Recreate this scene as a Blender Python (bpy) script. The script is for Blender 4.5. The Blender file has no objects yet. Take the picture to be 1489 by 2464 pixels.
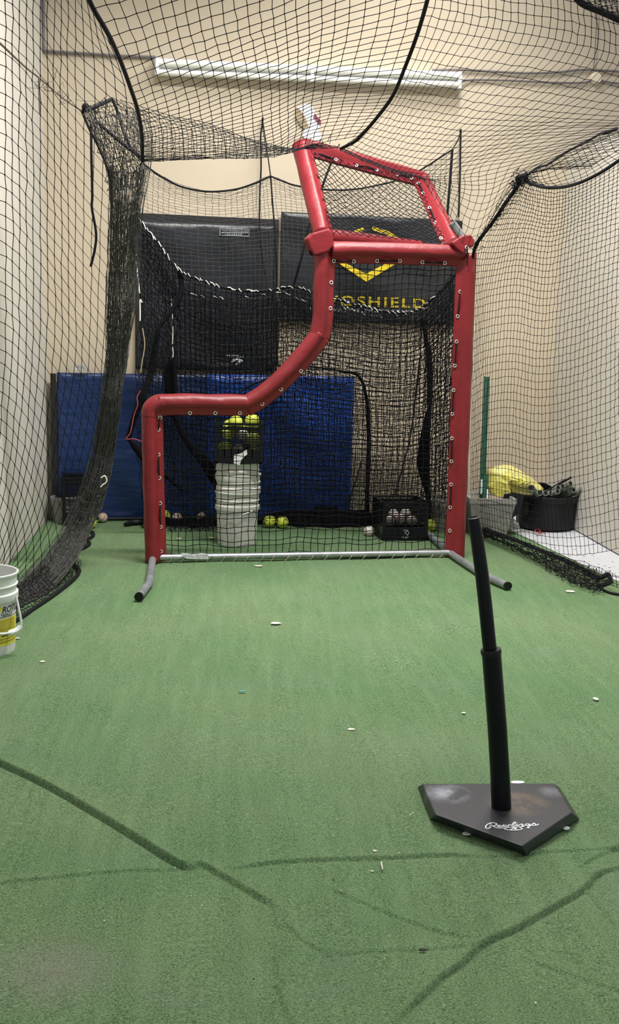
import bpy, math, random
import numpy as np
from mathutils import Vector, Matrix
random.seed(7); rng = np.random.default_rng(11)
scene = bpy.context.scene; COL = scene.collection
R = math.radians

# ---------------------------------------------------------------- camera, world, lights
FOC = 2650.42; CAMH = 1.5
yaw, pitch, roll = R(4.254), R(9.591), R(1.498)
cy, sy, cp, sp = math.cos(yaw), math.sin(yaw), math.cos(pitch), math.sin(pitch)
Rr = np.array([cy, -sy, 0]); Wd = np.array([sy*cp, cy*cp, -sp]); Up = np.array([sy*sp, cy*sp, cp])
c_, s_ = math.cos(roll), math.sin(roll)
AX = c_*Rr + s_*Up; AY = -s_*Rr + c_*Up
cam = bpy.data.objects.new('camera', bpy.data.cameras.new('camera')); COL.objects.link(cam)
cam.data.sensor_fit = 'VERTICAL'; cam.data.sensor_height = 24.0
cam.data.lens = 24.0*FOC/2464; cam.data.clip_start = 0.05
m = Matrix.Identity(4)
for i in range(3):
    m[i][0] = AX[i]; m[i][1] = AY[i]; m[i][2] = -Wd[i]
m[2][3] = CAMH
cam.matrix_world = m; scene.camera = cam

w = bpy.data.worlds.new('room_ambient'); scene.world = w; w.use_nodes = True
w.node_tree.nodes['Background'].inputs[0].default_value = (0.93, 0.97, 1.0, 1)
w.node_tree.nodes['Background'].inputs[1].default_value = 0.29

def area(name, loc, target, sx, sy_, power, col=(1, 0.98, 0.94)):
    l = bpy.data.lights.new(name, 'AREA'); l.shape = 'RECTANGLE'; l.size = sx; l.size_y = sy_
    l.energy = power; l.color = col; l.spread = R(150)
    o = bpy.data.objects.new(name, l); COL.objects.link(o); o.location = loc
    d = Vector(target) - Vector(loc); o.rotation_euler = d.to_track_quat('-Z', 'Y').to_euler(); return o
area('ceiling_lamp_back', (1.5, 7.45, 5.0), (1.2, 7.6, 0), 1.3, 0.16, 46)
area('ceiling_lamp_middle', (0.9, 5.7, 4.7), (0.9, 5.8, 0), 2.4, 0.3, 170)
area('ceiling_lamp_front', (0.8, 1.4, 4.6), (0.9, 2.4, 0), 2.4, 0.3, 18)

vs = scene.view_settings
vs.view_transform = 'Standard'; vs.look = 'None'; vs.gamma = 1.0; vs.use_curve_mapping = False
vs.exposure = 0.54

# ---------------------------------------------------------------- pixel helpers (photo 1489x2464)
def ray(x, y):
    return Wd + (x-744.5)/FOC*AX - (y-1232)/FOC*AY
def fl(x, y, z=0.0):
    d = ray(x, y); v = d*(z-CAMH)/d[2]; return np.array([v[0], v[1], z])
def atY(x, y, Y):
    d = ray(x, y); v = d*Y/d[1]; return np.array([v[0], Y, CAMH+v[2]])
C0 = np.array([0, 0, CAMH])
class Plane:
    """vertical plane through two floor points; s runs along it, n points to the camera side"""
    def __init__(s, a, b):
        s.o = np.array([a[0], a[1], 0.0]); d = np.array([b[0]-a[0], b[1]-a[1], 0.0]); s.L = np.linalg.norm(d)
        s.e = d/s.L; s.n = np.array([s.e[1], -s.e[0], 0.0])
    def hit(s, x, y, off=0.0):
        d = ray(x, y); t = np.dot(s.o+s.n*off-C0, s.n)/np.dot(d, s.n); return C0+d*t
    def uv(s, x, y, off=0.0):
        p = s.hit(x, y, off)-s.o; return float(np.dot(p, s.e)), float(p[2])
    def pt(s, u, z, off=0.0):
        return s.o+s.e*u+s.n*off+np.array([0, 0, z])
WL = (-1.37, 8.42); WR = (2.62, 9.0)
WALL = Plane(WL, WR)
SCR = Plane((-0.492, 6.842), (1.519, 7.107))

# ---------------------------------------------------------------- materials
def mat(name, col, rough=0.6, var=0.0, scale=8.0, col2=None, bump=0.0, bscale=60.0, metal=0.0, spec=0.5, stretch=None, trans=0.0, alpha=1.0, sheen=0.0):
    m = bpy.data.materials.new(name); m.use_nodes = True
    nt = m.node_tree; b = nt.nodes['Principled BSDF']
    b.inputs['Base Color'].default_value = (*col, 1); b.inputs['Roughness'].default_value = rough
    b.inputs['Metallic'].default_value = metal; b.inputs['Specular IOR Level'].default_value = spec
    b.inputs['Transmission Weight'].default_value = trans; b.inputs['Alpha'].default_value = alpha
    b.inputs['Sheen Weight'].default_value = sheen
    tc = nt.nodes.new('ShaderNodeTexCoord'); mp = nt.nodes.new('ShaderNodeMapping')
    nt.links.new(tc.outputs['Object'], mp.inputs[0])
    if stretch: mp.inputs['Scale'].default_value = stretch
    if col2 is None: col2 = tuple(c*(1-var) for c in col)
    if var > 0 or col2 != col:
        n = nt.nodes.new('ShaderNodeTexNoise'); n.inputs['Scale'].default_value = scale; n.inputs['Detail'].default_value = 6
        r = nt.nodes.new('ShaderNodeValToRGB'); r.color_ramp.elements[0].position = 0.35; r.color_ramp.elements[1].position = 0.68
        r.color_ramp.elements[0].color = (*col2, 1); r.color_ramp.elements[1].color = (*col, 1)
        nt.links.new(mp.outputs[0], n.inputs['Vector']); nt.links.new(n.outputs['Fac'], r.inputs[0]); nt.links.new(r.outputs[0], b.inputs['Base Color'])
    if bump > 0:
        n2 = nt.nodes.new('ShaderNodeTexNoise'); n2.inputs['Scale'].default_value = bscale; n2.inputs['Detail'].default_value = 5
        bp = nt.nodes.new('ShaderNodeBump'); bp.inputs['Strength'].default_value = bump; bp.inputs['Distance'].default_value = 0.02
        nt.links.new(mp.outputs[0], n2.inputs['Vector']); nt.links.new(n2.outputs['Fac'], bp.inputs['Height']); nt.links.new(bp.outputs[0], b.inputs['Normal'])
    return m
M = {}
M['twine'] = mat('net_twine', (0.014, 0.014, 0.016), 0.85, 0.3, 30, spec=.15)
M['twine_grey'] = mat('grey_net_twine', (0.105, 0.103, 0.098), 0.85, 0.35, 25, spec=.2)  # paler grey twine for the gathered bundle and the back net
M['heavy'] = mat('tarred_net_twine', (0.006, 0.006, 0.009), 0.8, 0.2, 30, spec=.15)
M['rope'] = mat('black_rope', (0.009, 0.009, 0.013), 0.75, 0.3, 40, bump=0.4, bscale=150, spec=.2)
M['white_cord'] = mat('white_cord', (0.75, 0.74, 0.70), 0.8)
M['tan_cord'] = mat('tan_cord', (0.36, 0.30, 0.20), 0.8)
M['grey_cord'] = mat('grey_cord', (0.22, 0.17, 0.14), 0.8, 0.3, 30)
M['pink_cord'] = mat('pink_cord', (0.40, 0.06, 0.09), 0.8)
M['red'] = mat('red_vinyl', (0.235, 0.012, 0.019), 0.42, 0.18, 5, bump=0.35, bscale=9, spec=0.5)
M['metal'] = mat('galvanised_steel', (0.50, 0.52, 0.54), 0.35, 0.35, 18, metal=0.75)
M['pipe'] = mat('grey_steel_pipe', (0.34, 0.36, 0.38), 0.45, 0.3, 14, metal=0.45)
M['grommet'] = mat('grommet_metal', (0.75, 0.76, 0.76), 0.3, metal=0.6)
M['rubber'] = mat('black_rubber', (0.008, 0.008, 0.010), 0.42, 0.3, 20, spec=.3)
M['blackplast'] = mat('black_plastic', (0.006, 0.007, 0.010), 0.42, 0.2, 12, spec=.3)
M['tee'] = mat('tee_rubber', (0.003, 0.0035, 0.007), 0.38, 0.25, 10, spec=.25)
M['fabric'] = mat('black_fabric', (0.004, 0.004, 0.006), 0.9, 0.3, 20, bump=0.5, bscale=30, spec=.1)
M['vinyl'] = mat('black_vinyl', (0.015, 0.018, 0.024), 0.34, 0.3, 2.2, bump=0.9, bscale=3.5, spec=.5)
M['padframe'] = mat('pad_backing', (0.008, 0.008, 0.010), 0.7, 0.3, 10)
M['yellow'] = mat('yellow_print', (0.80, 0.60, 0.02), 0.5, 0.15, 25)
M['white'] = mat('white_print', (0.80, 0.82, 0.84), 0.5)
M['palewhite'] = mat('faded_white_print', (0.42, 0.45, 0.50), 0.5)
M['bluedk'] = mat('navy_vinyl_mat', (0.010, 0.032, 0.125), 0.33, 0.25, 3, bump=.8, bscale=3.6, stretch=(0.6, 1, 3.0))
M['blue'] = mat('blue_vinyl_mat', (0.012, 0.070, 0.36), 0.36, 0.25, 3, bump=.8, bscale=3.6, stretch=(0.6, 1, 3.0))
M['bucket'] = mat('white_bucket_plastic', (0.74, 0.76, 0.75), 0.4, 0.16, 6)
M['bucketold'] = mat('grubby_bucket_plastic', (0.72, 0.71, 0.66), 0.5, 0.25, 7)
M['ink'] = mat('black_ink', (0.01, 0.01, 0.012), 0.5)
M['label_yellow'] = mat('yellow_label', (0.78, 0.68, 0.06), 0.45, 0.18, 14)
M['label_olive'] = mat('olive_label_ink', (0.35, 0.31, 0.04), 0.5)
M['softball'] = mat('softball_leather', (0.62, 0.70, 0.08), 0.55, 0.3, 10)
M['baseball'] = mat('baseball_leather', (0.62, 0.55, 0.47), 0.55, 0.0, 8, col2=(0.34, 0.26, 0.19))
M['baseball_white'] = mat('white_baseball_leather', (0.82, 0.79, 0.74), 0.5, 0.2, 8)
M['seam_red'] = mat('red_seam', (0.35, 0.03, 0.02), 0.7)
M['concrete'] = mat('planter_concrete', (0.33, 0.32, 0.30), 0.85, 0.3, 9, bump=0.3, bscale=40)
M['soil'] = mat('pale_fill', (0.35, 0.30, 0.22), 0.9, 0.5, 25, bump=0.8, bscale=50)
M['greenpost'] = mat('green_painted_steel', (0.010, 0.085, 0.045), 0.45, 0.3, 14)
M['bag'] = mat('yellow_bag_plastic', (0.80, 0.74, 0.10), 0.3, 0.0, 5, col2=(0.52, 0.47, 0.22), bump=1.0, bscale=16, spec=.5)
M['clear'] = mat('crinkled_clear_plastic', (0.75, 0.78, 0.80), 0.15, 0.3, 30, bump=1.0, bscale=30, trans=0.6)
M['pvc'] = mat('grey_green_tube', (0.22, 0.25, 0.21), 0.6, 0.35, 18)
M['tube_shade'] = mat('painted_bore_shade', (0.006, 0.006, 0.006), 0.9)  # near-black colour standing in for the shade inside the cut tubes
M['fixture'] = mat('white_enamel', (0.82, 0.83, 0.86), 0.25, 0.08, 5)
M['tube'] = mat('frosted_glass_tube', (0.80, 0.80, 0.72), 0.2)
M['conduit'] = mat('grey_conduit', (0.17, 0.15, 0.15), 0.5, 0.2, 10)
M['cream'] = mat('cream_cover', (0.70, 0.62, 0.47), 0.5)
M['paper'] = mat('torn_paper', (0.80, 0.80, 0.80), 0.7, 0.12, 20, bump=0.5, bscale=40)
M['maroon'] = mat('maroon_print', (0.20, 0.03, 0.06), 0.6)
M['torn'] = mat('torn_backing', (0.40, 0.31, 0.19), 0.9, 0.3, 20)
M['flake'] = mat('paint_flake', (0.70, 0.68, 0.60), 0.8, 0.2, 60)
M['bluebit'] = mat('blue_plastic_bit', (0.10, 0.35, 0.40), 0.5)
M['darkbit'] = mat('dark_crumb', (0.02, 0.02, 0.02), 0.9)
M['tag'] = mat('white_tag', (0.80, 0.81, 0.82), 0.5, 0.1, 30)
M['debrisred'] = mat('red_twine', (0.35, 0.03, 0.03), 0.8)

def wall_mat(name, a, b_, c):
    m = bpy.data.materials.new(name); m.use_nodes = True; nt = m.node_tree; b = nt.nodes['Principled BSDF']
    b.inputs['Roughness'].default_value = 0.75
    tc = nt.nodes.new('ShaderNodeTexCoord')
    n = nt.nodes.new('ShaderNodeTexNoise'); n.inputs['Scale'].default_value = 0.9; n.inputs['Detail'].default_value = 5
    r = nt.nodes.new('ShaderNodeValToRGB'); r.color_ramp.elements[0].position = .3; r.color_ramp.elements[1].position = .7
    r.color_ramp.elements[0].color = (*a, 1); r.color_ramp.elements[1].color = (*b_, 1)
    n2 = nt.nodes.new('ShaderNodeTexNoise'); n2.inputs['Scale'].default_value = 7; n2.inputs['Detail'].default_value = 8; n2.inputs['Roughness'].default_value = .7
    r2 = nt.nodes.new('ShaderNodeValToRGB'); r2.color_ramp.elements[0].position = .66; r2.color_ramp.elements[1].position = .80
    r2.color_ramp.elements[0].color = (0, 0, 0, 1); r2.color_ramp.elements[1].color = (.35, .35, .35, 1)
    mx = nt.nodes.new('ShaderNodeMixRGB'); mx.inputs[2].default_value = (*c, 1)
    for q in (n, n2): nt.links.new(tc.outputs['Object'], q.inputs['Vector'])
    nt.links.new(n.outputs['Fac'], r.inputs[0]); nt.links.new(n2.outputs['Fac'], r2.inputs[0])
    nt.links.new(r.outputs[0], mx.inputs[1]); nt.links.new(r2.outputs[0], mx.inputs[0]); nt.links.new(mx.outputs[0], b.inputs['Base Color'])
    n3 = nt.nodes.new('ShaderNodeTexNoise'); n3.inputs['Scale'].default_value = 90; n3.inputs['Detail'].default_value = 3
    bp = nt.nodes.new('ShaderNodeBump'); bp.inputs['Strength'].default_value = .15; bp.inputs['Distance'].default_value = .005
    nt.links.new(tc.outputs['Object'], n3.inputs['Vector']); nt.links.new(n3.outputs['Fac'], bp.inputs['Height']); nt.links.new(bp.outputs[0], b.inputs['Normal'])
    return m
M['wallback'] = wall_mat('beige_wall_paint', (0.515, 0.435, 0.325), (0.585, 0.50, 0.38), (0.38, 0.31, 0.215))
M['wallside'] = wall_mat('pale_wall_paint', (0.56, 0.525, 0.46), (0.63, 0.595, 0.53), (0.42, 0.38, 0.32))
M['floorslab'] = wall_mat('dusty_concrete', (0.44, 0.45, 0.48), (0.56, 0.57, 0.60), (0.30, 0.28, 0.26))

def turf_mat():
    m = bpy.data.materials.new('green_turf'); m.use_nodes = True; nt = m.node_tree; b = nt.nodes['Principled BSDF']
    b.inputs['Roughness'].default_value = 0.9; b.inputs['Specular IOR Level'].default_value = .25
    tc = nt.nodes.new('ShaderNodeTexCoord'); L = nt.links.new
    def noise(sc, det, rough=.5, st=None, off=0):
        n = nt.nodes.new('ShaderNodeTexNoise'); n.inputs['Scale'].default_value = sc; n.inputs['Detail'].default_value = det; n.inputs['Roughness'].default_value = rough
        mp = nt.nodes.new('ShaderNodeMapping'); L(tc.outputs['Object'], mp.inputs[0]); mp.inputs['Location'].default_value = (off, off*2, 0)
        if st: mp.inputs['Scale'].default_value = st
        L(mp.outputs[0], n.inputs['Vector']); return n
    def ramp(n, p0, p1, c0, c1):
        r = nt.nodes.new('ShaderNodeValToRGB'); r.color_ramp.elements[0].position = p0; r.color_ramp.elements[1].position = p1
        r.color_ramp.elements[0].color = (*c0, 1); r.color_ramp.elements[1].color = (*c1, 1); L(n.outputs['Fac'], r.inputs[0]); return r
    fine = ramp(noise(240, 6, .8, st=(.75, 1.25, 1)), .38, .64, (0.020, 0.052, 0.021), (0.300, 0.450, 0.235))
    patch = ramp(noise(1.1, 4, .55, off=3), .35, .68, (0.80, 0.93, 0.82), (1.12, 1.05, 1.02))
    mul = nt.nodes.new('ShaderNodeMixRGB'); mul.blend_type = 'MULTIPLY'; mul.inputs[0].default_value = 1
    L(fine.outputs[0], mul.inputs[1]); L(patch.outputs[0], mul.inputs[2])
    streak = ramp(noise(5, 4, .6, st=(4.0, .35, 1), off=9), .42, .72, (0, 0, 0), (.28, .28, .28))
    mx = nt.nodes.new('ShaderNodeMixRGB'); mx.inputs[2].default_value = (0.25, 0.38, 0.19, 1)
    L(streak.outputs[0], mx.inputs[0]); L(mul.outputs[0], mx.inputs[1])
    dust = ramp(noise(2.2, 6, .65, off=21), .52, .78, (0, 0, 0), (.32, .32, .32))
    mx2 = nt.nodes.new('ShaderNodeMixRGB'); mx2.inputs[2].default_value = (0.19, 0.25, 0.19, 1)
    L(dust.outputs[0], mx2.inputs[0]); L(mx.outputs[0], mx2.inputs[1])
    # pinkish worn spot near the front left
    sub = nt.nodes.new('ShaderNodeVectorMath'); sub.operation = 'DISTANCE'; L(tc.outputs['Object'], sub.inputs[0])
    q = fl(130, 2340); sub.inputs[1].default_value = (q[0], q[1], 0)
    mr = nt.nodes.new('ShaderNodeMapRange'); mr.inputs['From Min'].default_value = 0.02; mr.inputs['From Max'].default_value = .17
    mr.inputs['To Min'].default_value = .55; mr.inputs['To Max'].default_value = 0; L(sub.outputs['Value'], mr.inputs['Value'])
    wn = noise(16, 4, .7, off=5); mm = nt.nodes.new('ShaderNodeMath'); mm.operation = 'MULTIPLY'; L(mr.outputs[0], mm.inputs[0]); L(wn.outputs['Fac'], mm.inputs[1])
    mx3 = nt.nodes.new('ShaderNodeMixRGB'); mx3.inputs[2].default_value = (0.36, 0.27, 0.29, 1); L(mm.outputs[0], mx3.inputs[0]); L(mx2.outputs[0], mx3.inputs[1])
    L(mx3.outputs[0], b.inputs['Base Color'])
    bn = noise(260, 4, .8, off=1); bn2 = noise(55, 3, .6, off=4)
    ad = nt.nodes.new('ShaderNodeMath'); ad.operation = 'ADD'; L(bn.outputs['Fac'], ad.inputs[0]); L(bn2.outputs['Fac'], ad.inputs[1])
    bp = nt.nodes.new('ShaderNodeBump'); bp.inputs['Strength'].default_value = .8; bp.inputs['Distance'].default_value = .006
    L(ad.outputs[0], bp.inputs['Height']); L(bp.outputs[0], b.inputs['Normal'])
    return m
M['turf'] = turf_mat()

def plate_mat():
    m = mat('base_rubber', (0.030, 0.031, 0.040), 0.45, 0.0, 6, col2=(0.022, 0.023, 0.030), bump=.04, bscale=120)
    nt = m.node_tree; b = nt.nodes['Principled BSDF']; L = nt.links.new
    tc = nt.nodes.new('ShaderNodeTexCoord'); n = nt.nodes.new('ShaderNodeTexNoise'); n.inputs['Scale'].default_value = 9; n.inputs['Detail'].default_value = 8; n.inputs['Roughness'].default_value = .7
    L(tc.outputs['Object'], n.inputs['Vector'])
    nr = nt.nodes.new('ShaderNodeMapRange'); nr.inputs['From Min'].default_value = .42; nr.inputs['From Max'].default_value = .6; L(n.outputs['Fac'], nr.inputs['Value'])
    def spot(px, py, rad, col, amt, src):
        q = fl(px, py, .04); d = nt.nodes.new('ShaderNodeVectorMath'); d.operation = 'DISTANCE'; d.inputs[1].default_value = (q[0], q[1], .04)
        L(tc.outputs['Object'], d.inputs[0]); mr = nt.nodes.new('ShaderNodeMapRange'); mr.inputs['From Min'].default_value = rad*.3; mr.inputs['From Max'].default_value = rad
        mr.inputs['To Min'].default_value = amt; mr.inputs['To Max'].default_value = 0; L(d.outputs['Value'], mr.inputs['Value'])
        mm = nt.nodes.new('ShaderNodeMath'); mm.operation = 'MULTIPLY'; L(mr.outputs[0], mm.inputs[0]); L(nr.outputs[0], mm.inputs[1])
        mx = nt.nodes.new('ShaderNodeMixRGB'); mx.inputs[2].default_value = (*col, 1); L(mm.outputs[0], mx.inputs[0]); L(src, mx.inputs[1]); return mx.outputs[0]
    s = b.inputs['Base Color'].links[0].from_socket
    s = spot(1075, 1912, .085, (0.28, 0.29, 0.34), 1.0, s); s = spot(1250, 1935, .11, (0.17, 0.12, 0.08), .8, s); s = spot(1325, 1910, .05, (0.16, 0.16, 0.19), .9, s)
    L(s, b.inputs['Base Color']); return m
M['base'] = plate_mat()

# ---------------------------------------------------------------- object helpers
def link(o, parent=None):
    COL.objects.link(o)
    if parent is not None: o.parent = parent
    return o
def mesh_obj(name, V, F, m, parent=None, smooth=True):
    me = bpy.data.meshes.new(name); me.from_pydata([tuple(map(float, v)) for v in V], [], [tuple(map(int, f)) for f in F])
    me.materials.append(m)
    if smooth:
        me.polygons.foreach_set('use_smooth', [True]*len(me.polygons))
    me.update(); return link(bpy.data.objects.new(name, me), parent)
def fast_obj(name, V, Q, m, parent=None, smooth=False):
    """V (n,3), Q (k,4) quads"""
    me = bpy.data.meshes.new(name); V = np.asarray(V, np.float32); Q = np.asarray(Q, np.int32)
    k = Q.shape[1]
    me.vertices.add(len(V)); me.vertices.foreach_set('co', V.ravel())
    me.loops.add(Q.size); me.loops.foreach_set('vertex_index', Q.ravel())
    me.polygons.add(len(Q)); me.polygons.foreach_set('loop_start', np.arange(0, Q.size, k, dtype=np.int32))
    me.polygons.foreach_set('loop_total', np.full(len(Q), k, np.int32))
    if smooth: me.polygons.foreach_set('use_smooth', np.ones(len(Q), bool))
    me.materials.append(m); me.update(calc_edges=True); me.validate(); return link(bpy.data.objects.new(name, me), parent)
def tag(o, label=None, cat=None, group=None, kind=None):
    if label: o['label'] = label
    if cat: o['category'] = cat
    if group: o['group'] = group
    if kind: o['kind'] = kind
    return o
def empty(name, loc=(0, 0, 0), label=None, cat=None, group=None, rz=0):
    o = bpy.data.objects.new(name, None); o.empty_display_size = .1; o.location = tuple(map(float, loc)); o.rotation_euler[2] = rz; COL.objects.link(o)
    return tag(o, label, cat, group)
def put(o):
    """parent's world offset is removed: children are built in world coordinates"""
    p = o.parent; o.matrix_parent_inverse = Matrix.Translation(-Vector(p.location)) if p and p.parent is None else Matrix.Identity(4); return o

class MB:
    def __init__(s): s.V = []; s.F = []
    def add(s, V, F):
        b = len(s.V); s.V += [tuple(map(float, v)) for v in V]; s.F += [tuple(i+b for i in f) for f in F]; return s
    def box(s, c, ex, ey, ez, bev=0):
        """c centre, half-extent vectors"""
        c, ex, ey, ez = map(np.array, (c, ex, ey, ez)); V = [c+a*ex+b*ey+d*ez for d in (-1, 1) for a, b in ((-1, -1), (1, -1), (1, 1), (-1, 1))]
        return s.add(V, [(0, 3, 2, 1), (4, 5, 6, 7), (0, 1, 5, 4), (1, 2, 6, 5), (2, 3, 7, 6), (3, 0, 4, 7)])
    def tube(s, P, r, n=10, cap=True, closed=False):
        P = [np.array(p, float) for p in P]; k = len(P); rr = r if hasattr(r, '__len__') else [r]*k
        T = []
        for i in range(k):
            a = P[(i-1) % k] if (i > 0 or closed) else P[i]; b = P[(i+1) % k] if (i < k-1 or closed) else P[i]
            t = b-a; T.append(t/(np.linalg.norm(t)+1e-12))
        u = np.cross(T[0], [0, 0, 1.0]);
        if np.linalg.norm(u) < .1: u = np.cross(T[0], [1.0, 0, 0])
        u /= np.linalg.norm(u); V = []
        for i in range(k):
            u = u-T[i]*np.dot(u, T[i]); u /= np.linalg.norm(u); v = np.cross(T[i], u)
            V += [P[i]+rr[i]*(math.cos(2*math.pi*j/n)*u+math.sin(2*math.pi*j/n)*v) for j in range(n)]
        F = []
        for i in range(k if closed else k-1):
            for j in range(n):
                a = i*n+j; b = i*n+(j+1) % n; i2 = (i+1) % k; F.append((a, b, i2*n+(j+1) % n, i2*n+j))
        if cap and not closed: F += [tuple(range(n))[::-1], tuple(range((k-1)*n, k*n))]
        return s.add(V, F)
    def lathe(s, prof, n=32, c=(0, 0, 0), axis=None):
        """prof list of (r,z)"""
        c = np.array(c, float)
        if axis is None: U, V_, A = np.array([1., 0, 0]), np.array([0, 1., 0]), np.array([0, 0, 1.])
        else:
            A = np.array(axis, float); A /= np.linalg.norm(A); U = np.cross(A, [0, 0, 1.0])
            if np.linalg.norm(U) < .1: U = np.cross(A, [1., 0, 0])
            U /= np.linalg.norm(U); V_ = np.cross(A, U)
        V = []; F = []; k = len(prof)
        for r, z in prof:
            V += [c+A*z+r*(math.cos(2*math.pi*j/n)*U+math.sin(2*math.pi*j/n)*V_) for j in range(n)]
        for i in range(k-1):
            for j in range(n): F.append((i*n+j, i*n+(j+1) % n, (i+1)*n+(j+1) % n, (i+1)*n+j))
        if prof[0][0] > 1e-6: F.append(tuple(range(n))[::-1])
        if prof[-1][0] > 1e-6: F.append(tuple(range((k-1)*n, k*n)))
        return s.add(V, F)
    def sphere(s, c, r, n=20, k=12, sc=(1, 1, 1)):
        V = []; F = []
        for i in range(k+1):
            t = math.pi*i/k
            V += [np.array(c)+np.array([r*sc[0]*math.sin(t)*math.cos(2*math.pi*j/n), r*sc[1]*math.sin(t)*math.sin(2*math.pi*j/n), r*sc[2]*math.cos(t)]) for j in range(n)]
        for i in range(k):
            for j in range(n): F.append((i*n+j, (i+1)*n+j, (i+1)*n+(j+1) % n, i*n+(j+1) % n))
        return s.add(V, F)
    def torus(s, c, axis, R_, r, n=16, k=8):
        A = np.array(axis, float); A /= np.linalg.norm(A); U = np.cross(A, [0, 0, 1.0])
        if np.linalg.norm(U) < .1: U = np.cross(A, [1., 0, 0])
        U /= np.linalg.norm(U); V_ = np.cross(A, U)
        return s.tube([np.array(c)+R_*(math.cos(2*math.pi*j/n)*U+math.sin(2*math.pi*j/n)*V_) for j in range(n)], r, k, closed=True)
    def ribbon(s, P, W, th=.002):
        """flat strip with thickness; P centre points, W half-width vectors, thickness along the normal"""
        V = []; k = len(P)
        for i in range(k):
            p = np.array(P[i]); w_ = np.array(W[i]); t = np.array(P[min(i+1, k-1)])-np.array(P[max(i-1, 0)]); n = np.cross(t, w_); n = n/(np.linalg.norm(n)+1e-9)*th
            V += [p-w_-n, p+w_-n, p+w_+n, p-w_+n]
        F = [(0, 1, 2, 3), ((k-1)*4+3, (k-1)*4+2, (k-1)*4+1, (k-1)*4)]
        for i in range(k-1):
            for j in range(4): F.append((i*4+j, (i+1)*4+j, (i+1)*4+(j+1) % 4, i*4+(j+1) % 4))
        return s.add(V, F)
    def poly(s, P, n, th):
        """flat polygon P (3D) extruded by vector n*th"""
        P = [np.array(p, float) for p in P]; k = len(P); e = np.array(n)*th
        return s.add(P+[p+e for p in P], [tuple(range(k))[::-1], tuple(range(k, 2*k))]+[(i, (i+1) % k, k+(i+1) % k, k+i) for i in range(k)])
    def build(s, name, m, parent=None, smooth=True, sharp=True):
        o = mesh_obj(name, s.V, s.F, m, parent, smooth)
        if smooth and sharp:
            me = o.data
            try: me.set_sharp_from_angle(angle=R(38))
            except Exception: pass
        return o

def catmull(P, n):
    """resample rows of control array P (k, ...) to n+1 along axis 0"""
    P = np.asarray(P, float); k = len(P)
    if k == 2:
        t = np.linspace(0, 1, n+1).reshape(-1, *([1]*(P.ndim-1))); return P[0]*(1-t)+P[1]*t
    Q = np.concatenate([[2*P[0]-P[1]], P, [2*P[-1]-P[-2]]]); out = []
    for x in np.linspace(0, k-1, n+1):
        i = min(int(x), k-2); t = x-i; a, b, c, d = Q[i], Q[i+1], Q[i+2], Q[i+3]
        out.append(.5*((2*b)+(c-a)*t+(2*a-5*b+4*c-d)*t*t+(3*b-a-3*c+d)*t**3))
    return np.array(out)

def strands(name, A, B, r, m, parent=None, sides=4, knots=None, kr=2.0, stuff=False):
    """prisms between arrays of points A,B plus small knots"""
    A = np.asarray(A, float); B = np.asarray(B, float); D = B-A; L = np.linalg.norm(D, axis=1, keepdims=True); ok = L[:, 0] > 1e-5
    A, B, D, L = A[ok], B[ok], D[ok], L[ok]; T = D/L
    ref = np.where(np.abs(T[:, 2:3]) < .8, np.array([[0, 0, 1.]]), np.array([[1., 0, 0]]))
    U = np.cross(T, ref); U /= np.linalg.norm(U, axis=1, keepdims=True); Vv = np.cross(T, U); N = len(A)
    rings = []
    for j in range(sides):
        o = r*(math.cos(2*math.pi*j/sides)*U+math.sin(2*math.pi*j/sides)*Vv); rings += [A+o, B+o]
    V = np.stack(rings, 1).reshape(-1, 3); base = (np.arange(N)*2*sides)[:, None]
    Q = np.concatenate([base+np.array([[2*j, 2*((j+1) % sides), 2*((j+1) % sides)+1, 2*j+1]]) for j in range(sides)])
    if knots is not None and len(knots):
        K = np.asarray(knots, float); a = r*kr; b0 = len(V); off = np.array([[a, 0, 0], [0, a, 0], [-a, 0, 0], [0, -a, 0], [0, 0, a], [0, 0, -a]])
        V = np.concatenate([V, (K[:, None]+off[None]).reshape(-1, 3)]); kb = b0+np.arange(len(K))[:, None]*6
        # degenerate-free quads: split the octahedron in triangles stored as quads is avoided by using 2 quads per equator pair
        cube = np.array([[a, a, a], [-a, a, a], [-a, -a, a], [a, -a, a], [a, a, -a], [-a, a, -a], [-a, -a, -a], [a, -a, -a]])*.72
        V = np.concatenate([V[:b0], (K[:, None]+cube[None]).reshape(-1, 3)]); kb = b0+np.arange(len(K))[:, None]*8
        Q = np.concatenate([Q]+[kb+np.array([f]) for f in ([0, 1, 2, 3], [7, 6, 5, 4], [0, 3, 7, 4], [1, 0, 4, 5], [2, 1, 5, 6], [3, 2, 6, 7])])
    return fast_obj(name, V, Q, m, parent, smooth=True)

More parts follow.
